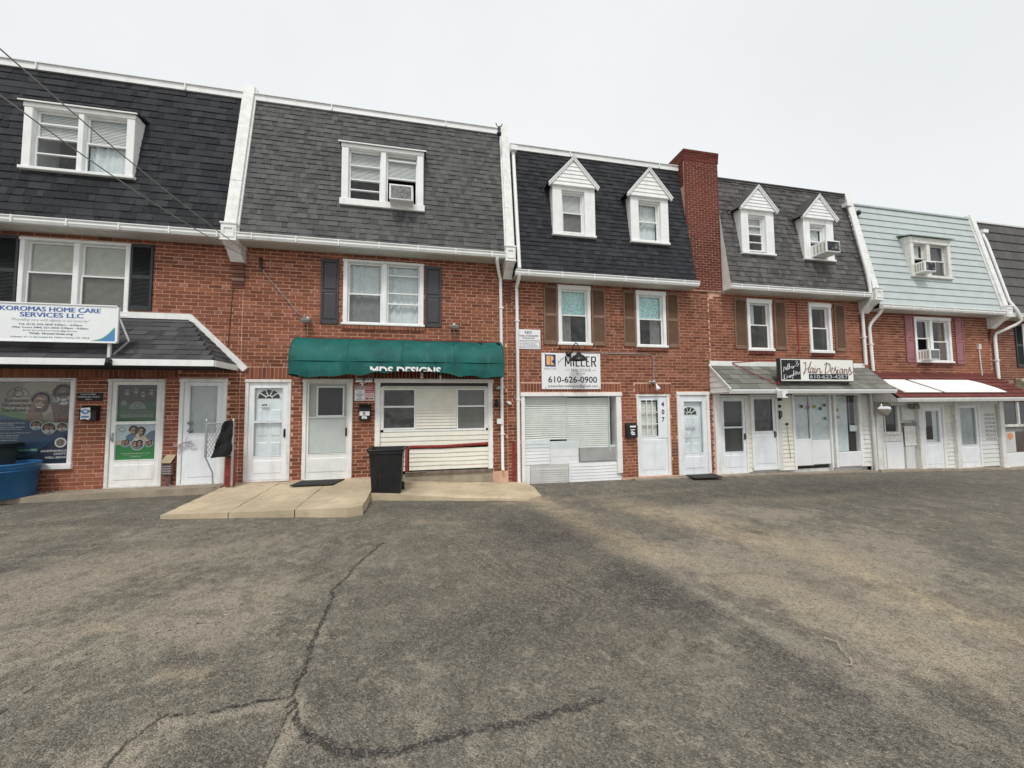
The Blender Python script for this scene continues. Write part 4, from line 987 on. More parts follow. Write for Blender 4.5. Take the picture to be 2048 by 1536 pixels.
# pipes of B
dpipe(B, [(1.50, -.42, 5.28), (1.50, -.40, 5.20), (1.60, -.10, 5.02), (1.64, -.06, 4.9), (1.66, -.06, .45), (1.66, -.10, .36)], .040, straps=[(1.65, -.06, 4.2), (1.66, -.06, 2.3), (1.66, -.06, 1.2)])

# =================================================================== HOUSE C
C = house_root("rowhouse", "brick rowhouse with black mansard, brick chimney and the large real estate office window", 1.8, 7.42, 0.)
ZC = .03
holesC = [(2.13, 4.74, -.2, 2.17), (5.18, 6.14, ZC, 2.15), (6.33, 7.30, ZC, 2.18), (3.10, 3.96, 3.35, 4.86), (5.23, 6.09, 3.34, 4.83)]
house_wall[C.name] = make_wall(C, 1.8, 7.42, ZC, 4.92, holesC, [(2.13, 4.74, 2.19, 2.40), (5.14, 6.18, 2.17, 2.40)], phase=5)
back_of(C, 1.84, 7.4, ZC, 8.4)
uC = {'a': unit_shingle("shingle", shC, .011), 'b': unit_shingle("thick_shingle", shC, .019)}
make_mansard(C, 1.96, 6.80, 5.02, 8.40, [(3.15, 3.80, 6.1, 7.2), (5.24, 5.92, 6.1, 7.2)], shC, .122, .18, uC, gx0=1.93)
# chimney, its own bricks, flush with the wall and rising past the roof
CH = M(); CH.box(6.78, 7.82, -.045, .62, 4.92, 8.62); CH.box(7.43, 7.83, -.001, .3, 4.6, 4.95); ch = CH.build("chimney", mortar, C)
ps = course(6.77, 7.83, 4.94, 8.56, [], bl=.196, bh=.0685, j=.0155, kinds=('d', 'd'), hdr=0, dy=-.052)
place(ch, ps, UB, "brick")
ps = []
for i in range(3):
    z = 8.56+i*.0685; e = .006*(i+1)
    ps += [(a, b, c_, d, k, f-e) for a, b, c_, d, k, f in course(6.77-e, 7.83+e, z, z+.0685, [], bl=.196, bh=.0685, j=.013, kinds=('d', 'd'), hdr=0, dy=-.052)]
ps += [(a, b, c_, d, k, f) for a, b, c_, d, k, f in soldier(6.74, 7.86, 8.765, 8.85, 'd', .07, dy=-.078)]
place(ch, ps, UB, "brick")
cap = M(); cap.box(6.755, 7.845, -.060, .62, 8.55, 8.63); cap.box(6.751, 7.849, -.063, .63, 8.63, 8.70); cap.box(6.745, 7.855, -.066, .64, 8.70, 8.845); cap.build("chimney_cap", brickD, ch)
# left flank of the chimney in coursed brick
def side_course(parent, x, y0, y1, z0, z1, bl, bh, kind):
    me_ = UB[kind]; i = 0; z = z0
    while z < z1:
        y = y0 - (i % 2)*bl*.5
        while y < y1:
            a, b = max(y, y0), min(y+bl, y1)
            if b-a > .04:
                o = bpy.data.objects.new("brick", me_); COL.objects.link(o); o.parent = parent
                o.rotation_euler = (0, 0, -pi/2); o.location = (x-.006, b-.005, z+.005); o.scale = (b-a-.011, 1, bh-.012)
            y += bl
        z += bh; i += 1
side_course(ch, 6.78, .0, .6, 7.85, 8.55, .196, .0685, 'd')
def gable_dormer(house, x0, x1, z0, ze, apex, ex0, ex1, wx0, wx1, wz0, wz1, lo='blind', up='blind', yf=-.215, roofm=None, bars=(), screen_=0, back=.5, gap=.01, lo_g=None, loac=False):
    xc = (ex0+ex1)/2; d = M()
    d.box(x0+.004, x0+.02, yf+.10, back, z0+.02, ze+.05); d.box(x1-.02, x1-.004, yf+.10, back, z0+.02, ze+.05)
    # wide casing boards, window set back between them
    d.bbox(x0, wx0, yf-.012, yf+.12, z0+.05, ze+.02); d.bbox(wx1, x1, yf-.012, yf+.12, z0+.05, ze+.02)
    d.box(wx0, wx1, yf-.0, yf+.12, wz1, ze+.06); d.bbox(x0-.015, x1+.015, yf-.05, yf+.12, z0, z0+.055)
    dr = d.build("dormer", trim, house)
    p = M(); yp = yf-.055
    p.prism([(ex0+.08, ze), (ex1-.08, ze), (ex1-.08, ze+.10), (xc, apex-.08), (ex0+.08, ze+.10)], yp, yf+.05)
    p.build("pediment", trim, dr)
    n = 6; z = ze+.01; h = (apex-.14-z)/n
    for i in range(n):
        za_, zb_ = z+i*h, z+(i+1)*h
        wdt = lambda zz: (ex1-ex0-.2)/2*min(1, max(0, (apex-.10-zz)/(apex-.10-ze-.10)))
        q = M(); a, b = wdt(za_), wdt(zb_)
        q.add([(xc-a, yp-.022, za_), (xc+a, yp-.022, za_), (xc+b, yp-.006, zb_), (xc-b, yp-.006, zb_), (xc-a, yp, za_), (xc+a, yp, za_)], [(0, 1, 2, 3), (4, 5, 1, 0)])
        q.build("clapboard", cream if False else trim, dr)
    # raking trims and roof planes
    r = M(); ya = yp-.045
    for s_ in (-1, 1):
        ex = ex0 if s_ < 0 else ex1
        zE = ze+.02
        lx, lz = xc-ex, apex-zE; L_ = math.hypot(lx, lz); nx__, nz__ = -lz/L_*(-s_)*-1, lx/L_*(-s_)*-1
        nn = Vector((abs(lz)/L_*s_, abs(lx)/L_))
        r.prism([(ex, zE), (xc, apex), (xc, apex-.075), (ex-s_*.02, zE-.065)], ya, yp+.01)
        r.prism([(ex+s_*.01, zE+.01), (xc, apex+.012), (xc, apex-.02), (ex, zE-.02)], ya-.018, ya+.012)
    r.build("rake_board", trim, dr)
    q = M()
    for s_ in (-1, 1):
        ex = ex0 if s_ < 0 else ex1; zE = ze+.02
        q.add([(ex+s_*.02, ya-.01, zE+.012), (xc, ya-.01, apex+.016), (xc, back+.1, apex+.016), (ex+s_*.02, back+.1, zE+.012), (ex+s_*.02, ya-.01, zE+.03), (xc, ya-.01, apex+.034), (xc, back+.1, apex+.034), (ex+s_*.02, back+.1, zE+.03)],
              [(0,1,2,3),(4,5,6,7),(0,1,5,4),(0,4,7,3)])
    q.build("dormer_roof", roofm, dr)
    k = M(); k.tube([(ex0-.06, yf+.1, ze+.03), (ex0-.14, yf+.32, ze+.09)], .012, 4); k.build("flashing", deckm, dr)
    window(house, wx0, wx1, wz0, wz1, yf+.06, [dict(split=.5, up=up, lo='ac' if loac else lo, bars=bars, screen=screen_, gap=gap)], cas=.03, head=.03, sillh=.03, proud=.0, deep=.0, sill_ext=0)
gable_dormer(C, 2.93, 4.05, 6.03, 7.28, 8.03, 2.81, 4.13, 3.17, 3.77, 6.13, 7.21, 'blind', 'blind', roofm=shC, screen_=1)
gable_dormer(C, 5.03, 6.12, 6.02, 7.23, 8.01, 4.90, 6.20, 5.26, 5.89, 6.10, 7.17, 'sheer', 'curtain', roofm=shC)
window(C, 3.10, 3.96, 3.35, 4.87, 0, [dict(split=.52, up='lace', lo='halfleft', screen=1)], cas=.085, head=.11, sillh=.06)
window(C, 5.23, 6.09, 3.34, 4.84, 0, [dict(split=.52, up='lace', lo='halfright', screen=1)], cas=.085, head=.11, sillh=.06)
rowlock(C, 3.08, 3.98, 3.35); rowlock(C, 5.21, 6.11, 3.34)
for a, b in ((2.72, 3.085), (3.985, 4.365), (4.86, 5.21), (6.11, 6.47)): shutter(C, a, b, 3.36, 4.83, brownp)
# office window: white frame, pleated roller panels and blank panels below
f = M(); f.bbox(2.13, 2.22, -.03, .28, -.05, 2.08); f.bbox(4.60, 4.74, -.03, .28, .15, 2.08); f.bbox(2.11, 4.76, -.05, .28, 2.08, 2.17)
ow = f.build("office_window", white, C); ow['label'] = "large office window with pleated pale blinds and blank white lower panels"
slats(2.22, 3.31, 1.02, 2.06, .12, paleblind, ow, .052, wav=.006, tilt=.022); slats(3.33, 4.43, .80, 2.06, .12, paleblind, ow, .052, wav=.006, tilt=.022)
k = M(); k.box(3.31, 3.33, .09, .14, .45, 2.07); k.box(4.43, 4.455, .06, .14, .70, 2.07); k.build("blind_edge", offwhite, ow)
k = M(); k.rect(2.22, 4.60, .80, 2.08, .04); k.build("pane", glass, ow)
lp = mat("blank lower panel", (.78, .79, .80), .45, .04, 2, .30, (.5, .5, .5), vert=False)
taupe = mat("pale taupe panel", (.56, .55, .53), .5, .08, 2, .4, (.36, .35, .33))
q = M(); q.box(2.13, 4.74, .105, .29, -.3, .84); q.build("panel_back", lp, ow)
for a, b, c, d, yy, mm_ in ((2.13, 2.86, .42, 1.02, .060, lp), (2.865, 3.62, .60, .98, .066, lp), (2.13, 2.35, -.25, .415, .054, lp), (2.355, 3.325, -.25, .415, .048, taupe), (2.865, 3.62, .42, .595, .062, lp), (3.33, 4.74, -.25, .46, .045, lp), (3.625, 4.60, .47, .80, .072, mat("darker grey panel", (.36, .36, .35), .5, .1, 3))):  # last panel in a darker grey
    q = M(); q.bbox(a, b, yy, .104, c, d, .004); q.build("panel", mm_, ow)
slats(2.37, 3.31, -.2, .39, .040, taupe, ow, .055, "ribbed_panel", .004, .006); slats(3.36, 4.72, -.1, .43, .037, lp, ow, .075, "ribbed_panel", .006, .006)
slats(2.20, 2.84, .44, 1.0, .054, lp, ow, .08, "ribbed_panel", .003, .004)
q = M(); q.box(3.62, 4.60, .03, .10, .455, .475); q.box(3.60, 3.625, .03, .10, .46, .81); q.build("panel_rail", greym, ow)
# 407 door
lf = storm_door(C, 5.18, 6.14, ZC, 2.15, [(1.05, 1.97)], None, .075, .07, .05, handle=0, m=doorw, label="white nine light door numbered 407")
for k_ in lf.children: pass
hl = [c_ for c_ in C.children if c_.name.startswith("door_frame")]
dpl = M()
gx0_, gx1_ = 5.30, 5.80
k = M(); k.box(5.805, 6.06, .035, .06, .99, 2.03); k.build("door_stile", doorw, lf)
k = M()
for q in range(1, 3):
    xx = 5.33+(5.80-5.33)*q/3; k.box(xx-.009, xx+.009, .045, .07, 1.05, 1.97); zz = 1.05+.92*q/3; k.box(5.31, 5.80, .046, .071, zz-.009, zz+.009)
k.build("glazing_bar", trim, lf)
slats(5.32, 5.80, 1.05, 1.97, .12, blindc, lf, .04)
k = M(); panel6(k, 5.28, 6.04, .1, .95, .0505, rows=((.12, .82),)); k.build("raised_panel", doorw, lf)
for i, ch_ in enumerate("407"): text(lf, ch_, 5.905, 5.985, 1.80-i*.20, 1.93-i*.20, .032, black, 0, .03, name="house_number")
storm_door(C, 6.33, 7.30, ZC, 2.18, [(.58, 1.93)], dict(panel=1, fan=(6.74, 1.58, .23)), .085, .12, 0, handle=0, deepin=.08, label="white storm door with one tall light and a fanlight behind")
k = M(); k.tube([(6.50, -.03, 1.02), (6.62, -.05, 1.12), (6.70, -.045, 1.18), (6.60, -.06, 1.05), (6.50, -.05, 1.12)], .012, 4, flat=.3); k.box(6.58, 6.90, .0, .02, 1.27, 1.30); k.build("door_ribbon", offwhite, C)
# pipe from the roof beside the coping, passing the gutter to the ground
dpipe(C, [(2.02, .10, 8.22), (2.02, -.46, 5.05)], .045, straps=())
k = M(); k.box(1.94, 2.10, -.02, .16, 8.22, 8.34); k.build("rain_head", trim, C)
dpipe(C, [(2.02, -.42, 4.92), (2.02, -.38, 4.84), (2.03, -.08, 4.72), (2.04, -.06, 4.6), (2.05, -.06, .06)], .042, straps=[(2.04, -.06, 3.9), (2.05, -.06, 2.0)])
k = M(); k.box(1.90, 1.985, -.012, .02, -.1, 1.0); k.build("rust_stained_board", rust, C)

# =================================================================== HOUSE D
D = house_root("rowhouse", "brick rowhouse with taupe mansard, slate porch roof and hair salon front", 7.42, 12.75, 0.)
ZD = .0
holesD = [(7.45, 12.70, -.2, 2.12), (8.62, 9.44, 3.32, 4.79), (10.73, 11.52, 3.30, 4.77)]
house_wall[D.name] = make_wall(D, 7.42, 12.75, ZD, 4.90, holesD, [], phase=2)
back_of(D, 7.44, 12.73, ZD, 8.34)
uD = {'a': unit_shingle("shingle", shD, .011), 'b': unit_shingle("thick_shingle", shD, .020)}
make_mansard(D, 7.84, 12.62, 5.02, 8.34, [(8.62, 9.16, 6.1, 7.1), (10.65, 11.2, 6.1, 7.1)], shD, .150, .17, uD, cap_white=False, gx0=7.74, gx1=12.5)
k = M(); k.quad((7.83, -.37, 4.98), (7.83, -.05, 4.86), (7.83, -.05, 6.9), (7.83, -.04, 7.2)); k.quad((7.835, -.05, 6.95), (7.835, .02, 6.95), (7.835, .16, 8.0), (7.835, .13, 8.0)); k.build("flashing_board", white, D)
k = M(); x = 7.84
rb = unit_shingle("ridge_shingle", shD, .03)
rp = M(); rp.box(7.84, 12.62, .20, .34, 8.33, 8.36); rpo = rp.build("ridge", shD, D)
while x < 12.6:
    o = bpy.data.objects.new("ridge_shingle", rb); COL.objects.link(o); o.parent = rpo; o.location = (x, .235, 8.26); o.scale = (.2, 1.2, .12); o.rotation_euler = (-.17, 0, 0); x += .205
coping(D, 12.72, .21, 5.00, 8.10, 0, .30)
gable_dormer(D, 8.36, 9.44, 5.97, 7.21, 7.92, 8.27, 9.52, 8.60, 9.17, 6.08, 7.11, None, 'blind', roofm=shD, bars=(.74, .26))
gable_dormer(D, 10.45, 11.52, 5.95, 7.16, 7.88, 10.34, 11.61, 10.68, 11.26, 6.06, 7.04, None, 'curtain', roofm=shD, bars=(.9,), loac=True)
window(D, 8.62, 9.44, 3.32, 4.79, 0, [dict(split=.52, up='halfleft', lo=None, gl=screen)], cas=.09, head=.12, sillh=.07)
window(D, 10.73, 11.52, 3.30, 4.77, 0, [dict(split=.52, up=None, lo=None, gl=screen)], cas=.09, head=.12, sillh=.07)
rowlock(D, 8.60, 9.46, 3.32, brickD); rowlock(D, 10.71, 11.54, 3.30, brickD)
for a, b in ((8.20, 8.605), (9.52, 9.915), (11.64, 12.03)): shutter(D, a, b, 3.37, 4.79, brownp, split=0)
# slate porch roof
def lean_roof(house, xt0, xt1, xb0, xb1, zt_, zb_, yb, m, units, rows, tabw, nmax=300, fasc=trim, sk=0., lap=0.):
    ang = math.atan2(-yb, zt_-zb_); L_ = math.hypot(yb, zt_-zb_)
    p = M(); p.quad((xb0, yb, zb_), (xb1, yb, zb_), (xt1, 0, zt_), (xt0, 0, zt_)); p.quad((xb0, yb, zb_-.10), (xb0, 0, zb_-.10), (xb1, 0, zb_-.10), (xb1, yb, zb_-.10))
    pr = p.build("porch_roof", deckm, house); ps = []
    for i in range(rows):
        k = (i+.5)/rows; a = xb0+(xt0-xb0)*k; b = xb1+(xt1-xb1)*k; x = a-(i % 2)*tabw*.5
        while x < b:
            l, r_ = max(x, a), min(x+tabw, b)
            if r_-l > .04: ps.append((l, i*L_/rows, r_-l-.008, L_/rows+.004, rnd.choice(list(units)), -rnd.random()*.004))
            x += tabw
    place(pr, ps, units, "slate", org=(0, yb, zb_), ang=ang)
    g = M(); g.extrude([(yb+.03, zb_-.12), (yb-.04, zb_-.12), (yb-.07, zb_-.05), (yb-.075, zb_-.01), (yb+.03, zb_-.01)], xb0-.02, xb1+.02); g.build("gutter", fasc, pr)
    g = M(); g.box(xb0, xb1, yb+.03, 0, zb_-.115, zb_-.10); g.build("soffit", soffitm, pr)
    return pr
us = {'a': unit_shingle("slate", slate, .012, .003), 'b': unit_shingle("thick_slate", slate, .018, .004)}
pr = lean_roof(D, 7.42, 12.78, 7.36, 12.66, 2.90, 2.235, -.72, slate, us, 5, .30)
k = M(); k.box(7.36, 12.66, -.03, -.001, 2.89, 3.02); k.build("flashing_board", white, pr)
k = M(); k.add([(7.37, -.72, 2.23), (7.37, 0, 2.90), (7.37, 0, 2.14), (7.37, -.72, 2.14)], [(0, 1, 2, 3)]); ck = k.build("cheek", cream, pr)
for i in range(5):
    z = 2.15+i*.15; yr = -.72+.72*max(0, (z+.15-2.235)/.665); q = M()
    q.add([(7.352, min(-.02, -.70+.72*max(0, (z-2.235)/.665)), z), (7.352, 0, z), (7.366, 0, z+.148), (7.366, min(-.02, yr), z+.148)], [(0, 1, 2, 3)]); q.build("clapboard", trim, pr)
k = M(); k.extrude([(-.74, 2.20), (.0, 2.875), (.0, 2.93), (-.74, 2.25)], 7.335, 7.36); k.build("rake_board", white, pr)
# shop front under the slate roof
k = M(); k.box(7.45, 12.70, .10, .3, -.3, 2.12); fb = k.build("shopfront", oldwhite, D)
k = M(); k.bbox(7.43, 7.60, -.06, .1, -.02, 2.12); k.build("post", white, D)
storm_door(D, 7.61, 8.47, .0, 2.09, [(.57, 1.20), (1.24, 1.93)], None, .05, .08, 0, handle=1, label="white storm door with two dark glass lights", gmat=glass)
k = M(); k.rect(7.70, 8.40, .5, 1.98, .06); k.build("dark_interior", mat("dark door interior", (.05, .05, .048), .6, .3, 2), D)
siding(fb, 8.48, 8.60, .0, 2.10, .03, .13, cream)
lf = storm_door(D, 8.60, 9.46, .06, 2.11, [(1.08, 2.0)], None, .05, .06, 0, handle=1, label="white storm door with a scalloped glass edge", gmat=glassd)
k = M(); k.rect(8.68, 9.38, 1.0, 2.04, .05); k.build("dark_interior", mat("brown dark interior", (.022, .017, .014), .5, .3, 2), D)
k = M(); x = 8.72
while x < 9.33: k.ell(x+.02, 2.0, .026, .03, -.006, 8); k.ell(x+.02, 1.08, .026, .03, -.006, 8); x += .052
z = 1.1
while z < 2.0: k.ell(9.335, z, .028, .026, -.006, 8); z += .052
k.build("scalloped_edge", trim, lf)
k = M(); k.bbox(9.47, 9.60, -.02, .1, .0, 2.11); k.build("post", offwhite, D)
siding(fb, 9.60, 9.98, .0, 2.10, .02, .12, cream)
k = M(); k.bbox(9.98, 10.05, -.03, .1, .0, 2.12); k.bbox(12.33, 12.44, -.03, .1, .0, 2.12); k.box(9.98, 12.44, -.02, .1, 2.08, 2.12); k.bbox(11.28, 11.34, -.02, .1, .0, 2.08); k.bbox(11.44, 11.52, -.02, .1, .0, 2.08)
k.box(10.60, 10.62, -.005, .03, .1, 2.0); sf = k.build("shop_window", white, D); sf['label'] = "salon window hung with pale net curtains and small ornaments"
waves(10.05, 10.60, .85, 2.05, .07, sheer, sf, .012, .11); waves(10.62, 11.28, .1, 2.05, .07, sheer, sf, .014, .15); waves(11.52, 12.02, .45, 2.05, .07, sheer, sf, .012, .1); waves(11.34, 11.44, .1, 2.05, .06, offwhite, sf, .006, .1)
k = M(); k.rect(10.05, 12.33, .0, 2.08, .095); k.build("dark_interior", room, sf)
k = M(); k.bbox(10.06, 10.60, .0, .05, .1, .85); k.bbox(10.63, 11.26, .0, .045, .12, .80); k.build("panel", lp, sf)
k = M(); k.bbox(11.53, 12.33, -.02, .05, .02, .44); k.build("panel", lp, sf)
k = M(); k.bbox(12.06, 12.30, .03, .06, 1.02, 1.20); k.build("note", signw, sf)
k = M(); k.rect(10.05, 12.33, .05, 2.08, .02); k.build("pane", glass, sf)
k = M()
for x in (12.07, 12.26):
    z = 1.22
    while z < 2.0: k.ell(x, z, .012, .012, .05, 6); z += .045
x = 10.08
zig = []
while x < 12.0: zig.append((x, .03, 1.93 if len(zig) % 2 else 1.99)); x += .07
k.tube(zig, .008, 4); k.build("lace_trim", trim, sf)
for x, z, c_ in ((10.32, 1.77, (.1, .1, .1)), (10.56, 1.74, (.5, .25, .25)), (10.78, 1.76, (.45, .5, .05)), (10.98, 1.70, (.1, .15, .15)), (11.13, 1.80, (.2, .15, .15)), (11.36, 1.90, (.6, .5, .5)), (11.58, 1.65, (.45, .48, .05)), (11.12, 1.42, (.06, .28, .28)), (11.62, 1.45, (.5, .5, .38))):
    k = M(); k.rev((x, .0, z), [(0, -.055), (.03, -.03), (.036, 0), (.03, .03), (0, .05)], (0, 0, 1), 8); k.build("window_ornament", flat("ornament %.2f %.2f %.2f" % c_, c_), sf)
siding(fb, 12.45, 12.70, .0, 2.10, .0, .13, oldwhite); k = M(); k.bbox(12.70, 12.86, -.03, .1, -.3, 2.12); k.build("post", oldwhite, D)
dpipe(D, [(12.70, -.10, 2.2), (12.72, -.10, 1.2), (12.74, -.10, -.12)], .045, offwhite)
dpipe(D, [(12.52, .06, 7.85), (12.52, -.02, 7.5), (12.50, -.36, 5.6), (12.50, -.42, 4.92), (12.50, -.38, 4.80), (12.60, -.08, 4.62), (12.62, -.07, 4.5), (12.64, -.07, 2.98)], .044, straps=[(12.63, -.07, 3.8)])
k = M(); k.box(12.38, 12.60, -.02, .14, 7.85, 7.97); k.build("rain_head", trim, D)
k = M(); k.box(10.30, 10.34, -.012, .02, 3.3, 4.78); k.build("wall_cable", rust, D)

# =================================================================== HOUSE E
E_ = house_root("rowhouse", "brick rowhouse with pale mint siding mansard and maroon porch roof", 12.75, 18.0, -.25)
ZE = -.28
holesE = [(12.78, 17.98, -.4, 1.86), (14.72, 16.24, 3.08, 4.53)]
house_wall[E_.name] = make_wall(E_, 12.75, 18.0, ZE, 4.62, holesE, [], phase=4)
back_of(E_, 12.77, 17.98, ZE, 8.05)
make_mansard(E_, 12.86, 17.88, 4.72, 8.05, [(14.6, 16.0, 5.85, 6.8)], mint, .232, 'board', None, cap_white=False)
k = M(); k.box(12.86, 17.88, .2, .32, 8.04, 8.09); k.build("parapet_coping", mint, E_)
coping(E_, 18.02, .19, 4.72, 7.90, 0, .30)
d = M()
d.box(14.445, 14.46, -.13, .4, 5.72, 7.0); d.box(16.08, 16.095, -.13, .4, 5.72, 7.0); d.box(14.46, 16.08, -.12, .4, 6.94, 6.965)
dr = d.build("dormer", oldwhite, E_)
k = M(); k.extrude([(-.33, 6.97), (-.33, 6.99), (.35, 7.20), (.35, 7.16)], 14.36, 16.18); k.build("dormer_roof", mat("dull mint flashing", (.33, .42, .39), .6), dr)
window(E_, 14.44, 16.10, 5.70, 6.97, -.205, [dict(split=.55, up='curtain', lo='ac', w=.86), dict(split=.5, up=None, lo=None, w=1.14)], cas=.13, head=.19, sillh=.08, mull=.14, m=oldwhite, deep=.03)
window(E_, 14.72, 16.24, 3.08, 4.53, 0, [dict(split=.55, up=None, lo='ac', w=.9), dict(split=.48, up=None, lo=None, w=1.1)], cas=.085, head=.10, sillh=.06, mull=.12)
rowlock(E_, 14.70, 16.26, 3.08, brickD)
shutter(E_, 14.34, 14.705, 3.08, 4.54, mauvep, 'panel'); shutter(E_, 16.43, 16.77, 3.06, 4.54, mauvep, 'panel')
ue = {'a': unit_shingle("roof_tile", tileE, .020, .003), 'b': unit_shingle("thick_roof_tile", tileE, .026, .004)}
pr = lean_roof(E_, 12.80, 18.1, 12.74, 18.25, 2.66, 1.99, -.78, tileE, ue, 6, .24)
k = M(); k.box(12.8, 18.1, -.03, -.001, 2.60, 2.76); k.build("flashing_board", tileE, pr)
k = M(); k.add([(12.76, -.76, 1.93), (12.76, 0, 2.66), (12.76, 0, 1.86), (12.76, -.76, 1.87)], [(0, 1, 2, 3)]); k.box(12.76, 18.2, -.06, .0, 1.76, 1.90); k.build("beam", offwhite, pr)
k = M(); k.box(12.78, 17.98, .06, .3, -.45, 1.86); fe = k.build("shopfront", oldwhite, E_)
# left bay: small window over panel
siding(fe, 12.90, 14.0, .70, .96, .02, .09, oldwhite)
k = M(); k.bbox(13.2, 14.0, .0, .05, -.20, .68); k.build("panel", lp, fe)
k = M(); k.bbox(13.16, 13.24, -.02, .06, .92, 1.80); k.bbox(13.80, 13.90, -.02, .06, .92, 1.80); k.bbox(13.16, 13.90, -.03, .06, .88, .98); k.bbox(13.16, 13.90, -.02, .06, 1.76, 1.84); sw2 = k.build("small_window", oldwhite, E_)
k = M(); k.rect(13.24, 13.80, .98, 1.76, .05); k.build("dark_interior", room, sw2); k = M(); k.rect(13.24, 13.80, .98, 1.76, .03); k.box(13.24, 13.80, .015, .03, 1.12, 1.14); k.build("pane", glass, sw2)
k = M(); k.bbox(14.02, 14.62, .0, .06, 1.30, 1.82); k.build("panel", offwhite, fe)
k = M(); k.box(14.04, 14.50, -.03, .06, 1.15, 1.24); k.build("vent_hood", greym, fe)
siding(fe, 14.04, 14.50, .55, 1.14, -.0, .085, oldwhite); k = M(); k.bbox(14.08, 14.44, .0, .05, -.22, .54); k.build("panel", offwhite, fe)
for a, b in ((12.86, 13.08), (14.52, 14.70), (16.02, 16.20), (17.98, 18.16)):
    k = M(); k.bbox(a, b, -.10, .05, -.42, 1.86); k.box(a-.02, b+.02, -.12, .05, -.46, -.22); k.build("post", oldwhite, E_)
lf = storm_door(E_, 14.71, 15.69, -.20, 1.78, [(.62, 1.62)], None, .08, .12, 0, handle=0, label="white storm door with scalloped lace along its light", gmat=glass)
k = M(); k.rect(14.88, 15.30, .7, 1.62, .05); k.build("dark_interior", room, lf); waves(15.28, 15.52, .7, 1.62, .045, sheer, lf, .008, .1)
k = M(); x = 14.92
while x < 15.50: k.ell(x, 1.60, .026, .03, -.006, 7); x += .05
z = 1.1
while z < 1.6: k.ell(15.50, z, .026, .026, -.006, 7); k.ell(14.92, z, .022, .026, -.006, 7); z += .05
k.build("scalloped_edge", trim, lf)
siding(fe, 15.71, 16.02, 1.20, 1.84, .01, .085, cream); siding(fe, 15.71, 16.02, -.2, 1.19, .01, .13, oldwhite)
lf = storm_door(E_, 16.20, 17.22, -.20, 1.80, [(.50, 1.66)], None, .07, .10, 0, handle=0, label="white storm door lined with pale curtains", gmat=glassd)
waves(16.36, 17.08, .50, 1.66, .06, sheer, lf, .012, .13)
siding(fe, 17.24, 17.96, -.2, 1.84, .0, .14, offwhite)
k = M()
for i in range(7):
    for j in range(3): k.box(17.42+j*.17, 17.55+j*.17, -.022, -.012, .62+i*.13, .70+i*.13)
kk = k.build("patched_brickwork", mat("smeared grey paint", (.42, .41, .39), .7, .2, 9), fe)
dpipe(E_, [(12.98, -.36, 4.62), (12.97, -.30, 4.50), (12.90, -.10, 4.24), (12.86, -.07, 4.1), (12.90, -.07, 2.80)], .044, straps=[(12.88, -.07, 3.6)])
k = M(); k.box(17.36, 17.46, -.06, 0, 3.55, 3.72); k.tube([(17.40, -.03, 3.55), (17.44, -.03, 2.7)], .018, 5); k.build("conduit", offwhite, E_)

# =================================================================== HOUSE F (cut by the frame edge)
F = house_root("rowhouse", "brown brick rowhouse with brown grey metal tile mansard at the end of the row", 18.0, 23.2, -.3)
holesF = [(18.2, 23.0, -.5, 1.86), (19.5, 21.0, 3.0, 4.45)]
UF = dict(UB); UF['s'] = UB['p']
house_wall[F.name] = make_wall(F, 18.0, 23.2, -.33, 4.56, holesF, [], kinds=('p', 'd'), phase=1)
back_of(F, 18.04, 23.2, -.33, 8.0)
uF = {'a': unit_shingle("roof_tile", tileF, .032, .004)}
make_mansard(F, 18.16, 23.2, 4.67, 7.98, [(20.4, 21.4, 5.8, 6.8)], tileF, .36, .36, uF, cap_white=False)
k = M(); k.box(18.16, 23.2, .2, .3, 7.97, 8.02); k.build("parapet_coping", offwhite, F)
window(F, 20.3, 21.5, 5.7, 6.9, -.28, [dict(split=.5, up='blind', lo=None)], cas=.12, m=greym, head=.15)
window(F, 19.5, 21.0, 3.0, 4.45, 0, [dict(split=.5, up='blind', lo=None), dict(split=.5, up='blind', lo=None)], cas=.09)
shutter(F, 19.14, 19.48, 3.0, 4.45, blackp)
dpipe(F, [(18.25, .12, 7.55), (18.25, .02, 7.2), (18.26, -.36, 5.1), (18.30, -.50, 4.75), (18.48, -.50, 4.45), (18.42, -.40, 4.32), (18.12, -.08, 4.08), (18.08, -.07, 3.95), (18.10, -.07, 2.2)], .044, straps=[(18.09, -.07, 3.2)])
k = M(); k.box(18.2, 18.42, .04, .2, 7.55, 7.66); k.build("rain_head", trim, F)
aw = M(); aw.quad((19.0, -.9, 2.05), (22.8, -.9, 2.05), (22.8, 0, 2.62), (19.0, 0, 2.62)); aw.quad((19.0, -.9, 1.95), (19.0, 0, 1.95), (19.0, 0, 2.62), (19.0, -.9, 2.05)); awo = aw.build("metal_awning", mat("tan metal awning", (.42, .39, .29), .5, .06), F)
for i in range(6):
    q = M(); q.box(18.98, 22.8, -.9+i*.15, -.9+i*.15+.13, 2.06+i*.095, 2.13+i*.095); q.build("awning_slat", mat("tan metal awning", (.42, .39, .29)), awo)
k = M(); k.box(18.2, 23, .05, .3, -.5, 1.86); ff = k.build("shopfront", mat("mid grey panel", (.24, .24, .235), .6, .1, 3, .3), F)
k = M(); k.bbox(18.24, 23, .0, .05, -.28, .18); k.build("panel", lp, ff)
k = M(); k.rect(18.30, 20.4, 1.10, 1.80, .045); k.build("dark_interior", room, ff); k = M(); k.rect(18.30, 20.4, 1.10, 1.80, .03); k.build("pane", glass, ff)
k = M(); k.bbox(19.00, 19.07, -.01, .05, 1.05, 1.84); k.bbox(18.24, 19.6, -.01, .05, 1.02, 1.10); k.build("window_bar", oldwhite, ff)
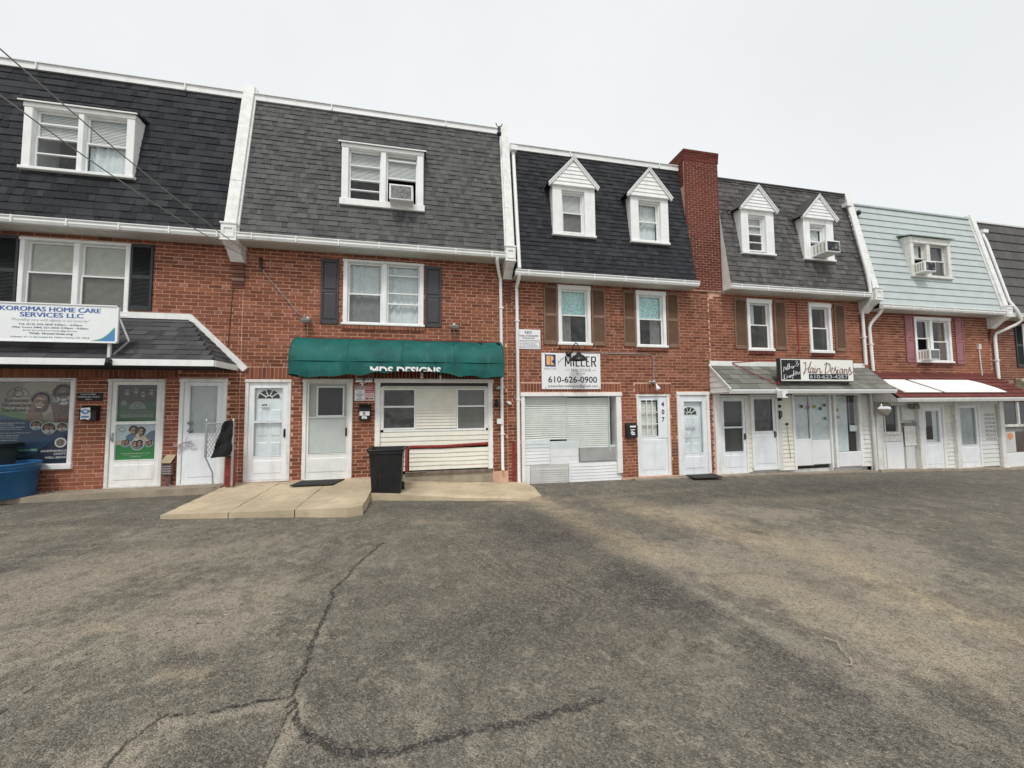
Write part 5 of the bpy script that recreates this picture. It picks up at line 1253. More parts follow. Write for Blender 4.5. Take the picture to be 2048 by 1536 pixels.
k = M(); k.rect(18.30, 18.85, .20, .86, .03); k.build("frosted_panel", frost, ff); k = M(); k.ell(18.62, .72, .13, .12, .026, 12); k.build("orange_glow_patch", flat("painted orange glow", (.7, .28, .10)), ff)  # flat orange disc paints in a glow reflected on the pane
k = M(); k.rect(18.86, 20.4, .20, .86, .03); k.build("dark_panel", mat("dark brown pane", (.08, .055, .045), .3), ff)

# =================================================================== THINGS on and in front of the row
# ---- long sign on the left porch roof
S = thing("shop_sign", "long white sign with blue homecare lettering standing on the porch roof", "sign", (-6.4, -.9, 2.83))
k = M(); k.bbox(-7.75, -5.44, -.93, -.89, 3.035, 3.69); k.build("board", signw, S)
k = M(); k.box(-7.75, -5.43, -.945, -.925, 3.68, 3.70); k.box(-7.75, -5.43, -.945, -.925, 3.025, 3.045); k.box(-5.45, -5.43, -.945, -.925, 3.03, 3.70); k.build("sign_frame", trim, S)
ty = -.932; blue_t = flat("sign blue print", (.07, .14, .38)); gray_t = flat("sign slate print", (.10, .16, .20)); pale_t = flat("sign pale print", (.38, .45, .42))
for q_ in (0, 1, 2):
    text(S, "KOROMAS HOME CARE", -7.13+.005*q_, -5.71+.005*q_, 3.555, 3.635, ty-.0006*q_, blue_t); text(S, "SERVICES LLC", -6.85+.005*q_, -5.96+.005*q_, 3.455, 3.535, ty-.0006*q_, blue_t)
text(S, "\"Providing care with dignity is our priority\"", -6.96, -5.85, 3.37, 3.43, ty, pale_t, .45)
text(S, "Tel: (610) 502-3838 9:00am - 5:00pm", -6.86, -5.96, 3.305, 3.345, ty, gray_t, 0, .02); text(S, "After hours (484) 521-6003 5:00pm - 9:00am", -6.95, -5.87, 3.25, 3.29, ty, gray_t, 0, .02)
text(S, "Email: koromashcservicesllc@gmail.com", -6.79, -6.03, 3.205, 3.235, ty, gray_t, 0, .01); text(S, "Web: khcservices.org", -6.71, -6.09, 3.145, 3.19, ty, gray_t, 0, .03)
text(S, "Address: 411 N Springfield Rd. Clifton Heights, PA 19018", -6.96, -5.85, 3.09, 3.12, ty, gray_t, 0, .02)
cv = lambda o_: [(-5.80-o_, 3.06)]+[(-5.80+.32*t_/8-o_*.3, 3.06+.24*(t_/8)**2.2+o_*.5) for t_ in range(1, 9)]+[(-5.475, 3.06)]
k = M(); k.add([(x, ty, z) for x, z in cv(.03)], [tuple(range(10))]); k.build("swoosh", flat("sign green print", (.12, .38, .18)), S)
k = M(); k.add([(x, ty-.001, z) for x, z in cv(0)], [tuple(range(10))]); k.build("swoosh", flat("sign bright blue print", (.08, .25, .50)), S)
k = M()
k.box(-5.60, -5.56, -.90, -.86, 2.78, 3.05); k.build("strut", offwhite, S)
k = M(); k.tube([(-5.45, -.90, 3.50), (-5.27, -.92, 3.07)], .018, 4); k.tube([(-5.27, -.92, 3.07), (-5.52, -.88, 2.83)], .018, 4); k.build("brace", steel, S)
def spot(label, loc, cat="spotlight", m=blackm, name="spotlight", d=(-.3, -.6, -.5), s=1., grp=None):
    t_ = thing(name, label, cat, loc, grp); L_ = Vector(loc); D_ = Vector(d).normalized()
    k = M(); k.rev(L_, [(.0, 0), (.03*s, 0), (.03*s, .02*s), (0, .02*s)], (0, -1, 0), 10); k.tube([L_+Vector((0, -.01, 0)), L_+Vector((0, -.05*s, .01*s))], .009*s, 5); k.build("bracket", m, t_)
    k = M(); c_ = L_+Vector((0, -.06*s, 0)); k.rev(c_, [(0, -.02*s), (.022*s, -.015*s), (.028*s, .03*s), (.045*s, .10*s), (.047*s, .11*s), (.0, .10*s)], D_, 12); k.build("lamp_head", m, t_)
    return t_
spot("small black spotlight on the white fascia below the long sign", (-5.53, -.925, 2.72), d=(.5, -.5, -.6), s=1.1)
# ---- address plaque and letterbox by the poster door
t_ = thing("plaque", "black plaque reading customer parking only 411 between poster window and poster door", "plaque", (-6.455, -.01, 2.03))
k = M(); k.bbox(-6.655, -6.255, -.02, -.002, 2.03, 2.185, .003); k.build("plate", black, t_)
for s_, a, b, c_, d_ in (("CUSTOMER", -6.60, -6.35, 2.14, 2.17), ("PARKING ONLY", -6.64, -6.28, 2.09, 2.12), ("411", -6.52, -6.42, 2.045, 2.075)): text(t_, s_, a, b, c_, d_, -.022, P_['wh'], .15, .02)
def mailbox(label, x0, x1, z0, z1, y=-.005, dep=.10, sticker=None, lidh=.35):
    t_ = thing("mailbox", label, "mailbox", ((x0+x1)/2, y, z0))
    k = M(); k.extrude([(y, z0), (y-dep, z0+.01), (y-dep, z1-.09), (y, z1)], x0, x1); k.build("box", blackm, t_)
    zl = z1-(z1-z0)*lidh
    k = M(); k.extrude([(y-dep-.006, zl), (y-dep-.014, zl), (y-dep-.014, z1-.085), (y-.002, z1+.012), (y-.002, z1)], x0-.008, x1+.008); k.build("lid", blackm, t_)
    if sticker: sticker(t_, y-dep-.004)
    return t_
def st1(t_, y):
    layer(t_, signw, y, ('p', [(-6.52, 1.89), (-6.37, 1.90), (-6.36, 1.70), (-6.39, 1.66), (-6.45, 1.685), (-6.52, 1.67)]), name="sticker"); layer(t_, flat("sticker blue", (.05, .25, .5)), y-.0115, ('e', -6.44, 1.82, .055, .045), ('r', -6.50, -6.38, 1.71, 1.74), name="sticker")
    layer(t_, signw, y-.0125, ('e', -6.435, 1.825, .03, .02), name="sticker")
mailbox("black wall mailbox with a torn blue and white sticker", -6.545, -6.28, 1.64, 1.92, sticker=st1)
# ---- two bins at the left edge
def bin_round(name, label, cx, cy, z0, h, r0, r1, m, rim=.03, group=None, hollow=True):
    t_ = thing(name, label, "bin", (cx, cy, z0), group)
    k = M(); k.rev((cx, cy, z0), [(0, 0), (r0*.96, 0), (r0, .02), (r1, h-.10), (r1+.005, h-.10), (r1+.008, h-.02)], (0, 0, 1), 36); k.rev((cx, cy, z0), [(r1-.01, h-.01), (r0-.01, .03), (0, .03)], (0, 0, 1), 36); k.build("tub", m, t_)
    k = M(); k.tube([(cx+(r1+.008)*cos(2*pi*i/36), cy+(r1+.008)*sin(2*pi*i/36), z0+h) for i in range(37)], .022, 6); k.tube([(cx+(r1+.0)*cos(2*pi*i/36), cy+(r1+.0)*sin(2*pi*i/36), z0+h-.11) for i in range(37)], .012, 5); k.build("rim", m, t_)
    return t_
bt = bin_round("tub", "round blue plastic tub on the walk under the poster window", -7.37, -.44, .335, .58, .40, .43, blueb)
k = M(); k.tube([(-7.28, -.84, .74), (-7.27, -.90, .68), (-7.15, -.87, .68), (-7.14, -.82, .74)], .016, 6); k.build("handle", blueb, bt)
t_ = thing("trash_bin", "dark grey green lidded bin standing behind the blue tub", "bin", (-7.80, -.25, .335))
k = M(); vs = []
for z, w_, d_ in ((.335, .25, .18), (1.20, .31, .21)): vs += [(-7.80-w_, -.26-d_, z), (-7.80+w_, -.26-d_, z), (-7.80+w_, -.26+d_, z), (-7.80-w_, -.26+d_, z)]
k.add(vs, [(0,1,5,4),(1,2,6,5),(2,3,7,6),(3,0,4,7),(3,2,1,0)]); k.build("body", greybin, t_)
k = M(); k.box(-8.13, -7.42, -.50, -.03, 1.22, 1.26); k.bbox(-8.15, -7.40, -.53, -.03, 1.19, 1.225); k.build("lid", blackm, t_)
# ---- ribbon, card and meter box between the two left doors
k = M(); pts = [(-5.03, -.06, 1.10), (-4.95, -.08, 1.13), (-4.84, -.07, 1.17), (-4.76, -.06, 1.20), (-4.68, -.07, 1.22)]
k.tube(pts, [.018, .03, .035, .045, .02], 6, flat=.3); k.tube([(-4.80, -.06, 1.18), (-4.70, -.07, 1.12), (-4.62, -.06, 1.13)], .018, 5, flat=.3); k.tube([(-4.80, -.06, 1.18), (-4.76, -.07, 1.30)], .014, 5, flat=.3); k.tube([(-4.88, -.06, 1.14), (-4.92, -.06, .98)], .012, 5, flat=.3)
tag(k.build("ribbon", mat("lilac ribbon", (.60, .52, .60), .7, .2, 20)), "crumpled lilac ribbon tied across the plain door's edge", "ribbon")
t_ = thing("meter_box", "grey metal meter box with a piece of cardboard on top, between the two left doors", "meter box", (-5.07, -.08, .38))
k = M(); k.bbox(-5.16, -4.985, -.10, -.004, .55, .78); k.box(-5.12, -5.02, -.07, -.01, .36, .55); k.build("box", mat("maroon grey box", (.13, .07, .065), .6, .2, 10, .4), t_)
k = M()
for i in range(4): k.box(-5.15, -5.0, -.108, -.1, .58+i*.045, .60+i*.045)
k.tube([(-5.07, -.05, .36), (-5.0, -.08, .352), (-4.93, -.12, .345)], .01, 5); k.build("louvre", steel, t_)
k = M(); k.add([(-5.17, -.13, .80), (-5.0, -.13, .79), (-4.97, -.02, .93), (-5.13, -.02, .94), (-5.17, -.13, .81), (-5.0, -.13, .80), (-4.97, -.02, .94), (-5.13, -.02, .95)], [(0,1,2,3),(4,5,6,7),(0,1,5,4),(1,2,6,5),(3,0,4,7)]); k.build("cardboard", mat("tan cardboard", (.42, .34, .22), .8), t_)
# ---- chain-link piece with tarp and the red post
t_ = thing("fence_panel", "short chain link fence panel with black tarp hung over it beside the plain door", "fence", (-4.08, -.45, .33))
fx0, fx1, fz0, fz1, fy = -4.24, -3.78, .92, 1.60, -.45
k = M(); k.tube([(fx0, fy, fz0-.0), (fx0, fy, fz1+.02)], .022, 8); k.rev((fx0, fy, fz1+.02), [(.026, 0), (.02, .03), (0, .045)], (0, 0, 1), 8); k.build("post", steel, t_)
k = M(); k.tube([(fx1, fy, .34), (fx1, fy, fz1+.02)], .022, 8); k.rev((fx1, fy, fz1+.02), [(.026, 0), (.02, .03), (0, .045)], (0, 0, 1), 8); k.build("post", steel, t_)
k = M(); k.tube([(fx0, fy, fz1-.03), (fx1, fy, fz1-.03)], .014, 6); k.tube([(fx0, fy, fz0+.02), (fx1, fy, fz0+.02)], .010, 6); k.tube([(fx0, fy, fz0+.0), (fx0+.1, fy+.05, .62), (fx0+.12, fy+.05, .36)], .014, 6); ob = k.build("wire_rails", steel, t_); ob['kind'] = 'stuff'
k = M(); c_ = .055
for i in range(-8, 12):
    a = fx0+i*c_; k_ = []
    for s_ in (1, -1):
        p0 = (a, fz0+.03) if s_ > 0 else (a, fz1-.03); pts = []
        hgt = fz1-fz0-.06; run = hgt*.55
        x_a, z_a, x_b, z_b = p0[0], p0[1], p0[0]+run, p0[1]+s_*hgt
        for (xx, zz) in ((x_a, z_a), (x_b, z_b)): pts.append([xx, zz])
        if pts[1][0] < fx0 or pts[0][0] > fx1: continue
        if pts[0][0] < fx0: f_ = (fx0-pts[0][0])/run; pts[0] = [fx0, z_a+s_*hgt*f_]
        if pts[1][0] > fx1: f_ = (fx1-x_a)/run; pts[1] = [fx1, z_a+s_*hgt*f_]
        k.tube([(pts[0][0], fy-.004*s_, pts[0][1]), (pts[1][0], fy-.004*s_, pts[1][1])], .005, 4)
ob = k.build("chain_link_mesh", steel, t_); ob['kind'] = 'stuff'
k = M(); nx2, nz2 = 14, 16; vs = []
for j in range(nz2+1):
    for i in range(nx2+1):
        u, v_ = i/nx2, j/nz2; xl = -3.93-.20*(v_**1.0); xr = -3.775; z = 1.60-v_*(.70 if True else 1)
        vs.append((xl+(xr-xl)*u, fy-.035-.018*sin(u*9+v_*3)-.012*sin(v_*14+u*4), z+.02*sin(u*3)))
k.add(vs, [(j*(nx2+1)+i, j*(nx2+1)+i+1, (j+1)*(nx2+1)+i+1, (j+1)*(nx2+1)+i) for j in range(nz2) for i in range(nx2)], True)
tag(k.build("tarp", cloth), "black cloth tarp draped over the chain link fence panel", "tarp")
t_ = k = M(); k.bbox(-3.935, -3.80, -.38, -.26, .33, 1.0); tag(k.build("red_post", rust), "rust red square post below the black tarp", "post")
# ---- green awning
AW = thing("awning", "faded green fabric awning with half hidden white lettering and sagging torn edge", "awning", (-.57, 0, 2.5))
ax0, ax1, ad = -2.76, 1.60, .62
def prof(u):  # 0 at the wall, 1 at the bottom of the front
    if u < .62:
        a = u/.62*pi/2; return -.02-ad*sin(a)*1.0, 3.36-.55*(1-cos(a))
    q_ = (u-.62)/.38; return -.02-ad, 2.81-.30*q_
nU, nX = 26, 110; vs = []; fs = []
for i in range(nU+1):
    for j in range(nX+1):
        x = ax0+(ax1-ax0)*j/nX; u = i/nU; y, z = prof(u)
        rib = abs(((x-ax0) % 1.09)-.545)/.545; sag = .032*(1-rib**2)*sin(pi*min(1, u*1.2))
        y += sag; z -= sag*.5
        if u > .62:
            q_ = (u-.62)/.38
            up = .105*max(0, min(1, (x+1.42)/.35))*max(0, min(1, (.62-x)/.38))
            wv = .022*sin(x*5.2+.7)+.014*sin(x*12.3)+.018*abs(sin(x*2.1))
            z += q_*(up-wv); y += .02*sin(x*7+1)*q_+.012*sin(x*17)*q_
        vs.append((x, y, z+.004*sin(x*9+u*7)))
torn = lambda i, j: False
for i in range(nU):
    for j in range(nX):
        x = ax0+(ax1-ax0)*(j+.5)/nX; u = (i+.5)/nU
        if (1.05 < x < 1.22 and .13 < u < .13+.10*(1-abs(x-1.13)/.09)) or (1.50 < x < 1.57 and .17 < u < .22+(x-1.5)*1.2): continue
        fs.append((i*(nX+1)+j, (i+1)*(nX+1)+j, (i+1)*(nX+1)+j+1, i*(nX+1)+j+1))
k = M(); k.add(vs, fs, True); k.build("canopy", greenf, AW)
for xe, s_ in ((ax0, -1), (ax1, 1)):
    k = M(); pr_ = [(xe, *prof(i/nU)) for i in range(nU+1)]+[(xe, -.02, 2.50)]; k.add(pr_, [tuple(range(len(pr_)))]); k.build("end_panel", greenf, AW)
k = M()
for i in range(5):
    x = ax0+(ax1-ax0)*i/4; k.tube([(x, prof(u/20)[0]-.008+.012, prof(u/20)[1]+.004) for u in range(0, 17)], .012, 5)
k.tube([(ax0, -.02-ad+.01, 2.81), (ax1, -.02-ad+.01, 2.81)], .012, 5); k.build("awning_frame", greenf, AW)
k = M(); k.tube([(ax0-.01, -.015, 3.375), (ax1+.01, -.015, 3.375)], .014, 5); k.build("head_rail", rust, AW)
text(AW, "MDS DESIGNS", -1.22, .22, 2.52, 2.70, -.02-ad-.022, trim, 0, .035, cut=2.605)
# ---- lights under and above the awning
def hang_lamp(label, x, y, z, grp):
    t_ = thing("hanging_lamp", label, "lamp", (x, y, z), grp)
    k = M(); k.rev((x, y, z), [(0, 0), (.03, .01), (.035, .035), (.022, .06), (.03, .09), (.028, .14), (.0, .145)], (0, 0, 1), 10); k.build("shade", offwhite, t_)
    k = M(); k.tube([(x, y, z+.14), (x, y, z+.3)], .007, 5); k.build("stem", greym, t_)
hang_lamp("small hanging lamp under the awning, nearer the bin side", -.19, -.25, 2.48, None)
hang_lamp("small hanging lamp under the awning, directly above the siding between the sash windows", .22, -.25, 2.42, None)
def flood(label, x, z):
    t_ = thing("floodlight", label, "floodlight", (x, -.02, z), "grey box floodlights above the green awning")
    k = M(); k.extrude([(-.05, z-.01), (-.20, z-.03), (-.22, z+.02), (-.10, z+.075), (-.05, z+.06)], x-.09, x+.09); k.build("lamp_head", greym, t_)
    k = M(); k.rev((x, -.002, z+.09), [(0, 0), (.045, 0), (.045, .03), (0, .03)], (0, -1, 0), 10); k.tube([(x, -.03, z+.09), (x, -.09, z+.06)], .012, 5); k.tube([(x, -.015, z+.05), (x, -.015, z-.28)], .006, 4); k.build("bracket", steel, t_)
flood("grey floodlight above the awning where the slanting cable ends", -2.61, 3.70); flood("grey floodlight above the awning at the downpipe side of the double window", .54, 3.67)
t_ = thing("security_light", "white twin head security light with camera above the warning signs", "security light", (-1.42, -.05, 2.33))
k = M(); k.rev((-1.42, -.0, 2.44), [(0, 0), (.05, 0), (.05, .03), (0, .03)], (0, -1, 0), 12); k.tube([(-1.42, -.03, 2.44), (-1.42, -.10, 2.42)], .02, 6); k.tube([(-1.50, -.08, 2.44), (-1.34, -.08, 2.44)], .012, 5); k.build("bracket", trim, t_)
for s_ in (-1, 1): k = M(); k.extrude([(-.06, 2.42), (-.16, 2.40), (-.17, 2.44), (-.10, 2.50), (-.06, 2.50)], -1.42+s_*.10-.07, -1.42+s_*.10+.07); k.build("lamp_head", trim, t_)
k = M(); k.rev((-1.46, -.10, 2.38), [(0, -.03), (.035, -.03), (.038, .06), (.03, .07), (0, .06)], (-.3, -.8, -.5), 12); k.build("camera", trim, t_)
k = M(); k.rev((-1.485, -.165, 2.345), [(.022, 0), (0, .004)], (-.3, -.8, -.5), 10); k.build("lens", blackm, t_)
# ---- warning signs and mailbox
t_ = thing("warning_sign", "red and white surveillance warning sign, beside the 24 hour pink sign over the mailbox", "sign", (-1.53, 0, 2.0))
t_['label'] = "white surveillance warning sign with dull red heading, over the black mailbox"
k = M(); k.bbox(-1.63, -1.425, -.014, -.002, 2.0, 2.325, .002); k.build("plate", signw, t_); k = M(); k.rect(-1.62, -1.435, 2.25, 2.315, -.0155); k.build("heading", flat("dull red print", (.25, .05, .055)), t_)
text(t_, "WARNING", -1.61, -1.445, 2.262, 2.30, -.017, signw, 0, .02)
k = M(); k.tube([(-1.58, -.017, 2.225), (-1.54, -.017, 2.185)], .014, 4, flat=.2); k.tube([(-1.52, -.017, 2.18), (-1.50, -.017, 2.215), (-1.47, -.017, 2.22)], .006, 4, flat=.2); k.tube([(-1.50, -.017, 2.18), (-1.47, -.017, 2.17)], .006, 4, flat=.2); k.build("camera_symbol", black, t_)
for i, s_ in enumerate(("PREMISES", "MONITORED BY", "24 HOUR", "VIDEO", "SURVEILLANCE")): text(t_, s_, -1.60+(.03 if i in (2, 3) else 0), -1.455-(.03 if i in (2, 3) else 0), 2.135-i*.03, 2.155-i*.03, -.017, black, 0, .01)
t_ = thing("parking_sign", "pink and white private property sign with deep red heading, over the black mailbox", "sign", (-1.31, 0, 2.0))
k = M(); k.bbox(-1.42, -1.215, -.014, -.002, 2.0, 2.325, .002); k.build("plate", mat("pale pink sign", (.78, .58, .58), .5), t_); k = M(); k.rect(-1.41, -1.225, 2.17, 2.318, -.0155); k.build("heading", redp, t_)
text(t_, "PRIVATE", -1.39, -1.25, 2.275, 2.305, -.017, signw, 0, .02); text(t_, "PROPERTY", -1.40, -1.24, 2.235, 2.262, -.017, signw, 0, .02); text(t_, "NO PARKING", -1.405, -1.235, 2.182, 2.21, -.017, signw, 0, .02)
for i in range(3): text(t_, "VIOLATORS TOWED", -1.40, -1.24, 2.135-i*.026, 2.15-i*.026, -.017, redp)
k = M(); k.box(-1.40, -1.33, -.017, -.016, 2.035, 2.05); k.box(-1.385, -1.345, -.017, -.016, 2.05, 2.062); k.box(-1.31, -1.24, -.017, -.016, 2.035, 2.055); k.ell(-1.385, 2.034, .008, .008, -.0175, 8); k.ell(-1.345, 2.034, .008, .008, -.0175, 8); k.ell(-1.29, 2.034, .008, .008, -.0175, 8); k.build("tow_symbol", black, t_)
def st2(t_, y):
    layer(t_, signw, y-.001, ('r', -1.505, -1.30, 1.675, 1.765), name="sticker"); text(t_, "0", -1.435, -1.385, 1.685, 1.755, y-.003, black, 0, .04, name="number")
    layer(t_, signw, y-.001, ('e', -1.44, 1.625, .02, .022), ('e', -1.37, 1.625, .02, .024), ('r', -1.46, -1.36, 1.64, 1.662), ('e', -1.405, 1.62, .015, .012), name="sticker")
mailbox("black wall mailbox with white number label under the warning signs", -1.515, -1.29, 1.56, 1.91, sticker=st2, lidh=.38)
# ---- trash bin
t_ = thing("trash_bin", "black wheeled trash bin without its lid on the edge of the concrete slab", "bin", (-.83, -.95, .15))
bz = .16; k = M(); vs = []
for z, xa, xb, ya, yb in ((bz, -1.08, -.56, -1.22, -.80), (1.03, -1.135, -.515, -1.27, -.66)): vs += [(xa, ya, z), (xb, ya, z), (xb, yb, z), (xa, yb, z)]
for z, xa, xb, ya, yb in ((1.03, -1.115, -.535, -1.25, -.68), (bz+.05, -1.06, -.58, -1.20, -.82)): vs += [(xa, ya, z), (xb, ya, z), (xb, yb, z), (xa, yb, z)]
f6 = lambda o: [(o, o+1, o+5, o+4), (o+1, o+2, o+6, o+5), (o+2, o+3, o+7, o+6), (o+3, o, o+4, o+7)]
k.add(vs, f6(0)+f6(4)+f6(8)+[(3, 2, 1, 0), (12, 13, 14, 15)]); k.box(-.93, -.915, -1.262, -1.24, .62, .98); k.box(-.93, -.88, -1.262, -1.24, .61, .63); k.box(-1.0, -.985, -1.262, -1.235, .3, .98)
for x in (-1.09, -.95, -.72, -.57): k.add([(x, -1.27, .95), (x+.03, -1.27, .95), (x+.03, -1.245, .72), (x, -1.245, .72)], [(0, 1, 2, 3)])
k.build("body", blackm, t_)
k = M(); k.tube([(-1.15, -1.285, 1.03), (-.50, -1.285, 1.03), (-.50, -.645, 1.03), (-1.15, -.645, 1.03), (-1.15, -1.285, 1.03)], .022, 6); k.box(-1.14, -.51, -1.29, -1.27, .97, 1.03); k.build("rim", blackm, t_)
k = M(); k.tube([(-1.15, -1.27, 1.0), (-1.19, -1.15, 1.04), (-1.19, -.80, 1.04), (-1.15, -.66, 1.0)], .012, 6); k.build("handle", blackm, t_)
for x in (-1.10, -.54): k = M(); k.rev((x-.025, -.80, bz+.09), [(0, 0), (.09, 0), (.10, .012), (.10, .045), (.09, .055), (0, .055)], (1, 0, 0), 18); k.build("wheel", blackm, t_)
# ---- doormats
def mat_(label, pts, z, m):
    k = M(); k.slab(jag(pts, .1, .008), z+.018, z); tag(k.build("doormat", m), label, "doormat")
matm = mat("dark doormat", (.035, .035, .034), .95, .4, 30, .4, (.15, .13, .1), 1., 150, vert=False)
mat_("dark doormat on the slab before the door with the square window", [(-2.62, -.12), (-2.70, -.62), (-1.90, -.66), (-1.78, -.14)], .322, matm)
mat_("black doormat before the door with the one tall light", [(6.50, -.05), (6.42, -.50), (7.18, -.55), (7.32, -.06)], .012, matm)
# ---- fittings at the downpipes
t_ = spot("round black wall lamp between the big window and its downpipe", (1.53, -.0, 1.98), m=blackm, d=(-.2, -.5, -.8), s=1.3, name="wall_lamp", cat="wall lamp")
k = M(); k.rev((1.56, -.0, 2.30), [(0, 0), (.05, 0), (.055, .05), (.04, .10), (0, .12)], (0, -1, -.3), 12); tag(k.build("bell", steel), "grey round bell high between shop window and downpipe", "bell")
t_ = thing("security_camera", "white bullet camera on bricks between the two tall downpipes", "security camera", (1.84, -.02, 1.90))
k = M(); k.rev((1.82, -.05, 1.93), [(0, -.06), (.028, -.06), (.03, .06), (.024, .07), (0, .06)], (.6, -.6, -.35), 10); k.build("housing", trim, t_); k = M(); k.rev((1.80, -.0, 1.95), [(0, 0), (.03, 0), (.03, .02), (0, .02)], (0, -1, 0), 10); k.build("bracket", trim, t_)
k = M(); k.box(1.53, 1.66, -.12, -.02, 1.44, 1.56); tag(k.build("junction_box", trim), "small white junction box at the awning house downpipe", "junction box")
k = M(); k.rev((1.62, -.14, 8.42), [(0, 0), (.05, .02), (.06, .08), (.03, .12), (.045, .17), (.03, .24), (0, .26)], (0, 0, 1), 10); k.tube([(1.58, -.14, 8.66), (1.54, -.14, 8.74)], .012, 4); k.tube([(1.66, -.14, 8.66), (1.70, -.14, 8.74)], .012, 4); k.tube([(1.62, -.1, 8.5), (1.66, .1, 8.5)], .02, 5)
tag(k.build("roof_siren", blackm), "small black siren fixed at the top corner of the grey mansard", "siren")
k = M(); k.rev((13.0, .12, 7.68), [(0, 0), (.05, .01), (.06, .08), (.04, .14), (0, .15)], (0, 0, 1), 8); k.tube([(13.0, .12, 7.7), (13.0, .25, 7.72)], .02, 4)
tag(k.build("roof_lamp", blackm), "small dark lamp at the top corner of the mint siding", "lamp")
# ---- window air conditioners
def air_con(label, x0, x1, z0, z1, y0, y1, grille, back=.1, tilt=0., m=trim, worn_=False):
    t_ = thing("window_air_conditioner", label, "air conditioner", ((x0+x1)/2, y1, z0), "air conditioners in the upstairs windows")
    k = M(); k.bbox(x0, x1, y0, y1, z0, z1, .012); k.build("case", m, t_)
    k = M(); k.box(x0+.035, x1-.035, y0-.004, y0+.003, z0+.035, z1-.035); gb = k.build("grille", grille, t_)
    k = M(); n = 12
    for i in range(n): zz = z0+.045+(z1-z0-.09)*i/(n-1); k.box(x0+.035, x1-.035, y0-.010, y0-.004, zz-.004, zz+.004)
    k.build("fins", grille, t_)
    k = M()
    for i in range(4): yy = y0+.04+(y1-y0-.08)*i/4; k.box(x0-.004, x0+.002, yy, yy+.03, z0+.05, z1-.05)
    k.build("side_vent", mat("beige vent", (.4, .36, .27)), t_)
    return t_
gr1 = mat("corroded fins", (.28, .28, .29), .5, .5, 25, .6, (.5, .5, .5), .3); gr2 = mat("dark flaked fins", (.03, .035, .045), .5, .6, 18, .9, (.7, .7, .7), .2, vert=False)
air_con("white air conditioner with grey fins in the grey mansard's double window", -.89, -.39, 6.375, 6.725, -.52, -.22, gr1)
air_con("white air conditioner with flaking dark fins jutting from the taupe mansard's second dormer", 10.68, 11.16, 6.03, 6.36, -.66, -.19, gr2)
air_con("white air conditioner with dark fins in the mint mansard's window", 14.50, 14.93, 5.78, 6.10, -.52, -.2, gr2)
air_con("white tilted air conditioner in the window with mauve shutters", 14.82, 15.22, 3.14, 3.47, -.30, .06, greym)
# ---- real estate sign
t_ = thing("shop_sign", "square white real estate sign with black phone number above the office window", "sign", (3.42, -.02, 2.25))
k = M(); k.bbox(2.65, 4.185, -.03, -.004, 2.255, 3.145, .004); k.build("board", signw, t_); y = -.032
sx = lambda p: 2.65+(p-40)/1805*1.535; sz = lambda p: 3.145-(p-215)/1150*.89
navy = flat("sign navy print", (.02, .025, .12)); gold = flat("sign orange print", (.78, .46, .18))
layer(t_, navy, y, ('r', sx(140), sx(460), sz(650), sz(265)))
k = M(); k.rect(sx(185), sx(285), sz(600), sz(305), y-.001)
k.add([(sx(305), y-.001, sz(600)), (sx(305), y-.001, sz(305)), (sx(360), y-.001, sz(305)), (sx(395), y-.001, sz(345)), (sx(403), y-.001, sz(390)), (sx(390), y-.001, sz(435)), (sx(355), y-.001, sz(465)), (sx(325), y-.001, sz(468)), (sx(430), y-.001, sz(600))], [(0, 1, 7), (1, 2, 7), (2, 3, 4), (2, 4, 7), (4, 5, 6), (4, 6, 7), (0, 7, 8)]); k.build("emblem", gold, t_)
text(t_, "REALTOR", sx(125), sx(470), sz(750), sz(685), y, flat("grey print", (.15, .16, .18)), 0, -.005)
text(t_, "June", sx(480), sx(735), sz(500), sz(400), y, flat("navy grey print", (.08, .09, .16)), .35, 0, rot=.72)
# condensed capitals drawn as bars
def bars(parent, m, y, segs, wd, name="lettering"):
    k = M()
    for (a, b), (c_, d_) in segs:
        v_ = Vector((c_-a, 0, d_-b)); n_ = Vector((-v_.z, 0, v_.x)).normalized()*wd/2; A_, B_ = Vector((a, y, b)), Vector((c_, y, d_)); e_ = v_.normalized()*wd*.45 if abs(v_.x) < abs(v_.z)*.2 else Vector()
        k.add([A_-n_, B_-n_, B_+n_, A_+n_], [(0, 1, 2, 3)])
    return k.build(name, m, parent)
zt_, zb_ = sz(305), sz(635); wl_ = .033
def seg(*p): return [((sx(a), b), (sx(c_), d_)) for a, b, c_, d_ in p]
bars(t_, black, y, seg((760, zb_, 760, zt_), (760, zt_-.01, 845, sz(560)), (845, sz(560), 925, zt_-.01)), wl_); bars(t_, black, y-.0006, seg((925, zb_, 925, zt_)), wl_)
bars(t_, black, y, seg((1005, zb_, 1005, zt_)), wl_)
for x_ in (1090, 1250): bars(t_, black, y, seg((x_, zb_, x_, zt_)), wl_); bars(t_, black, y-.0006, seg((x_, zb_+.012, x_+105, zb_+.012)), .026)
bars(t_, black, y, seg((1410, zb_, 1410, zt_)), wl_); bars(t_, black, y-.0006, seg((1410, zb_+.012, 1515, zb_+.012), (1410, zt_-.012, 1510, zt_-.012), (1410, (zb_+zt_)/2, 1490, (zb_+zt_)/2)), .026)
bars(t_, black, y, seg((1575, zb_, 1575, zt_), (1690, (zb_+zt_)/2, 1690, zt_-.01)), wl_)
bars(t_, black, y-.0006, seg((1575, zt_-.012, 1695, zt_-.012), (1575, (zb_+zt_)/2, 1695, (zb_+zt_)/2)), .026); bars(t_, black, y-.0012, seg((1630, (zb_+zt_)/2, 1700, zb_)), wl_)
gp = flat("grey print", (.15, .16, .18))
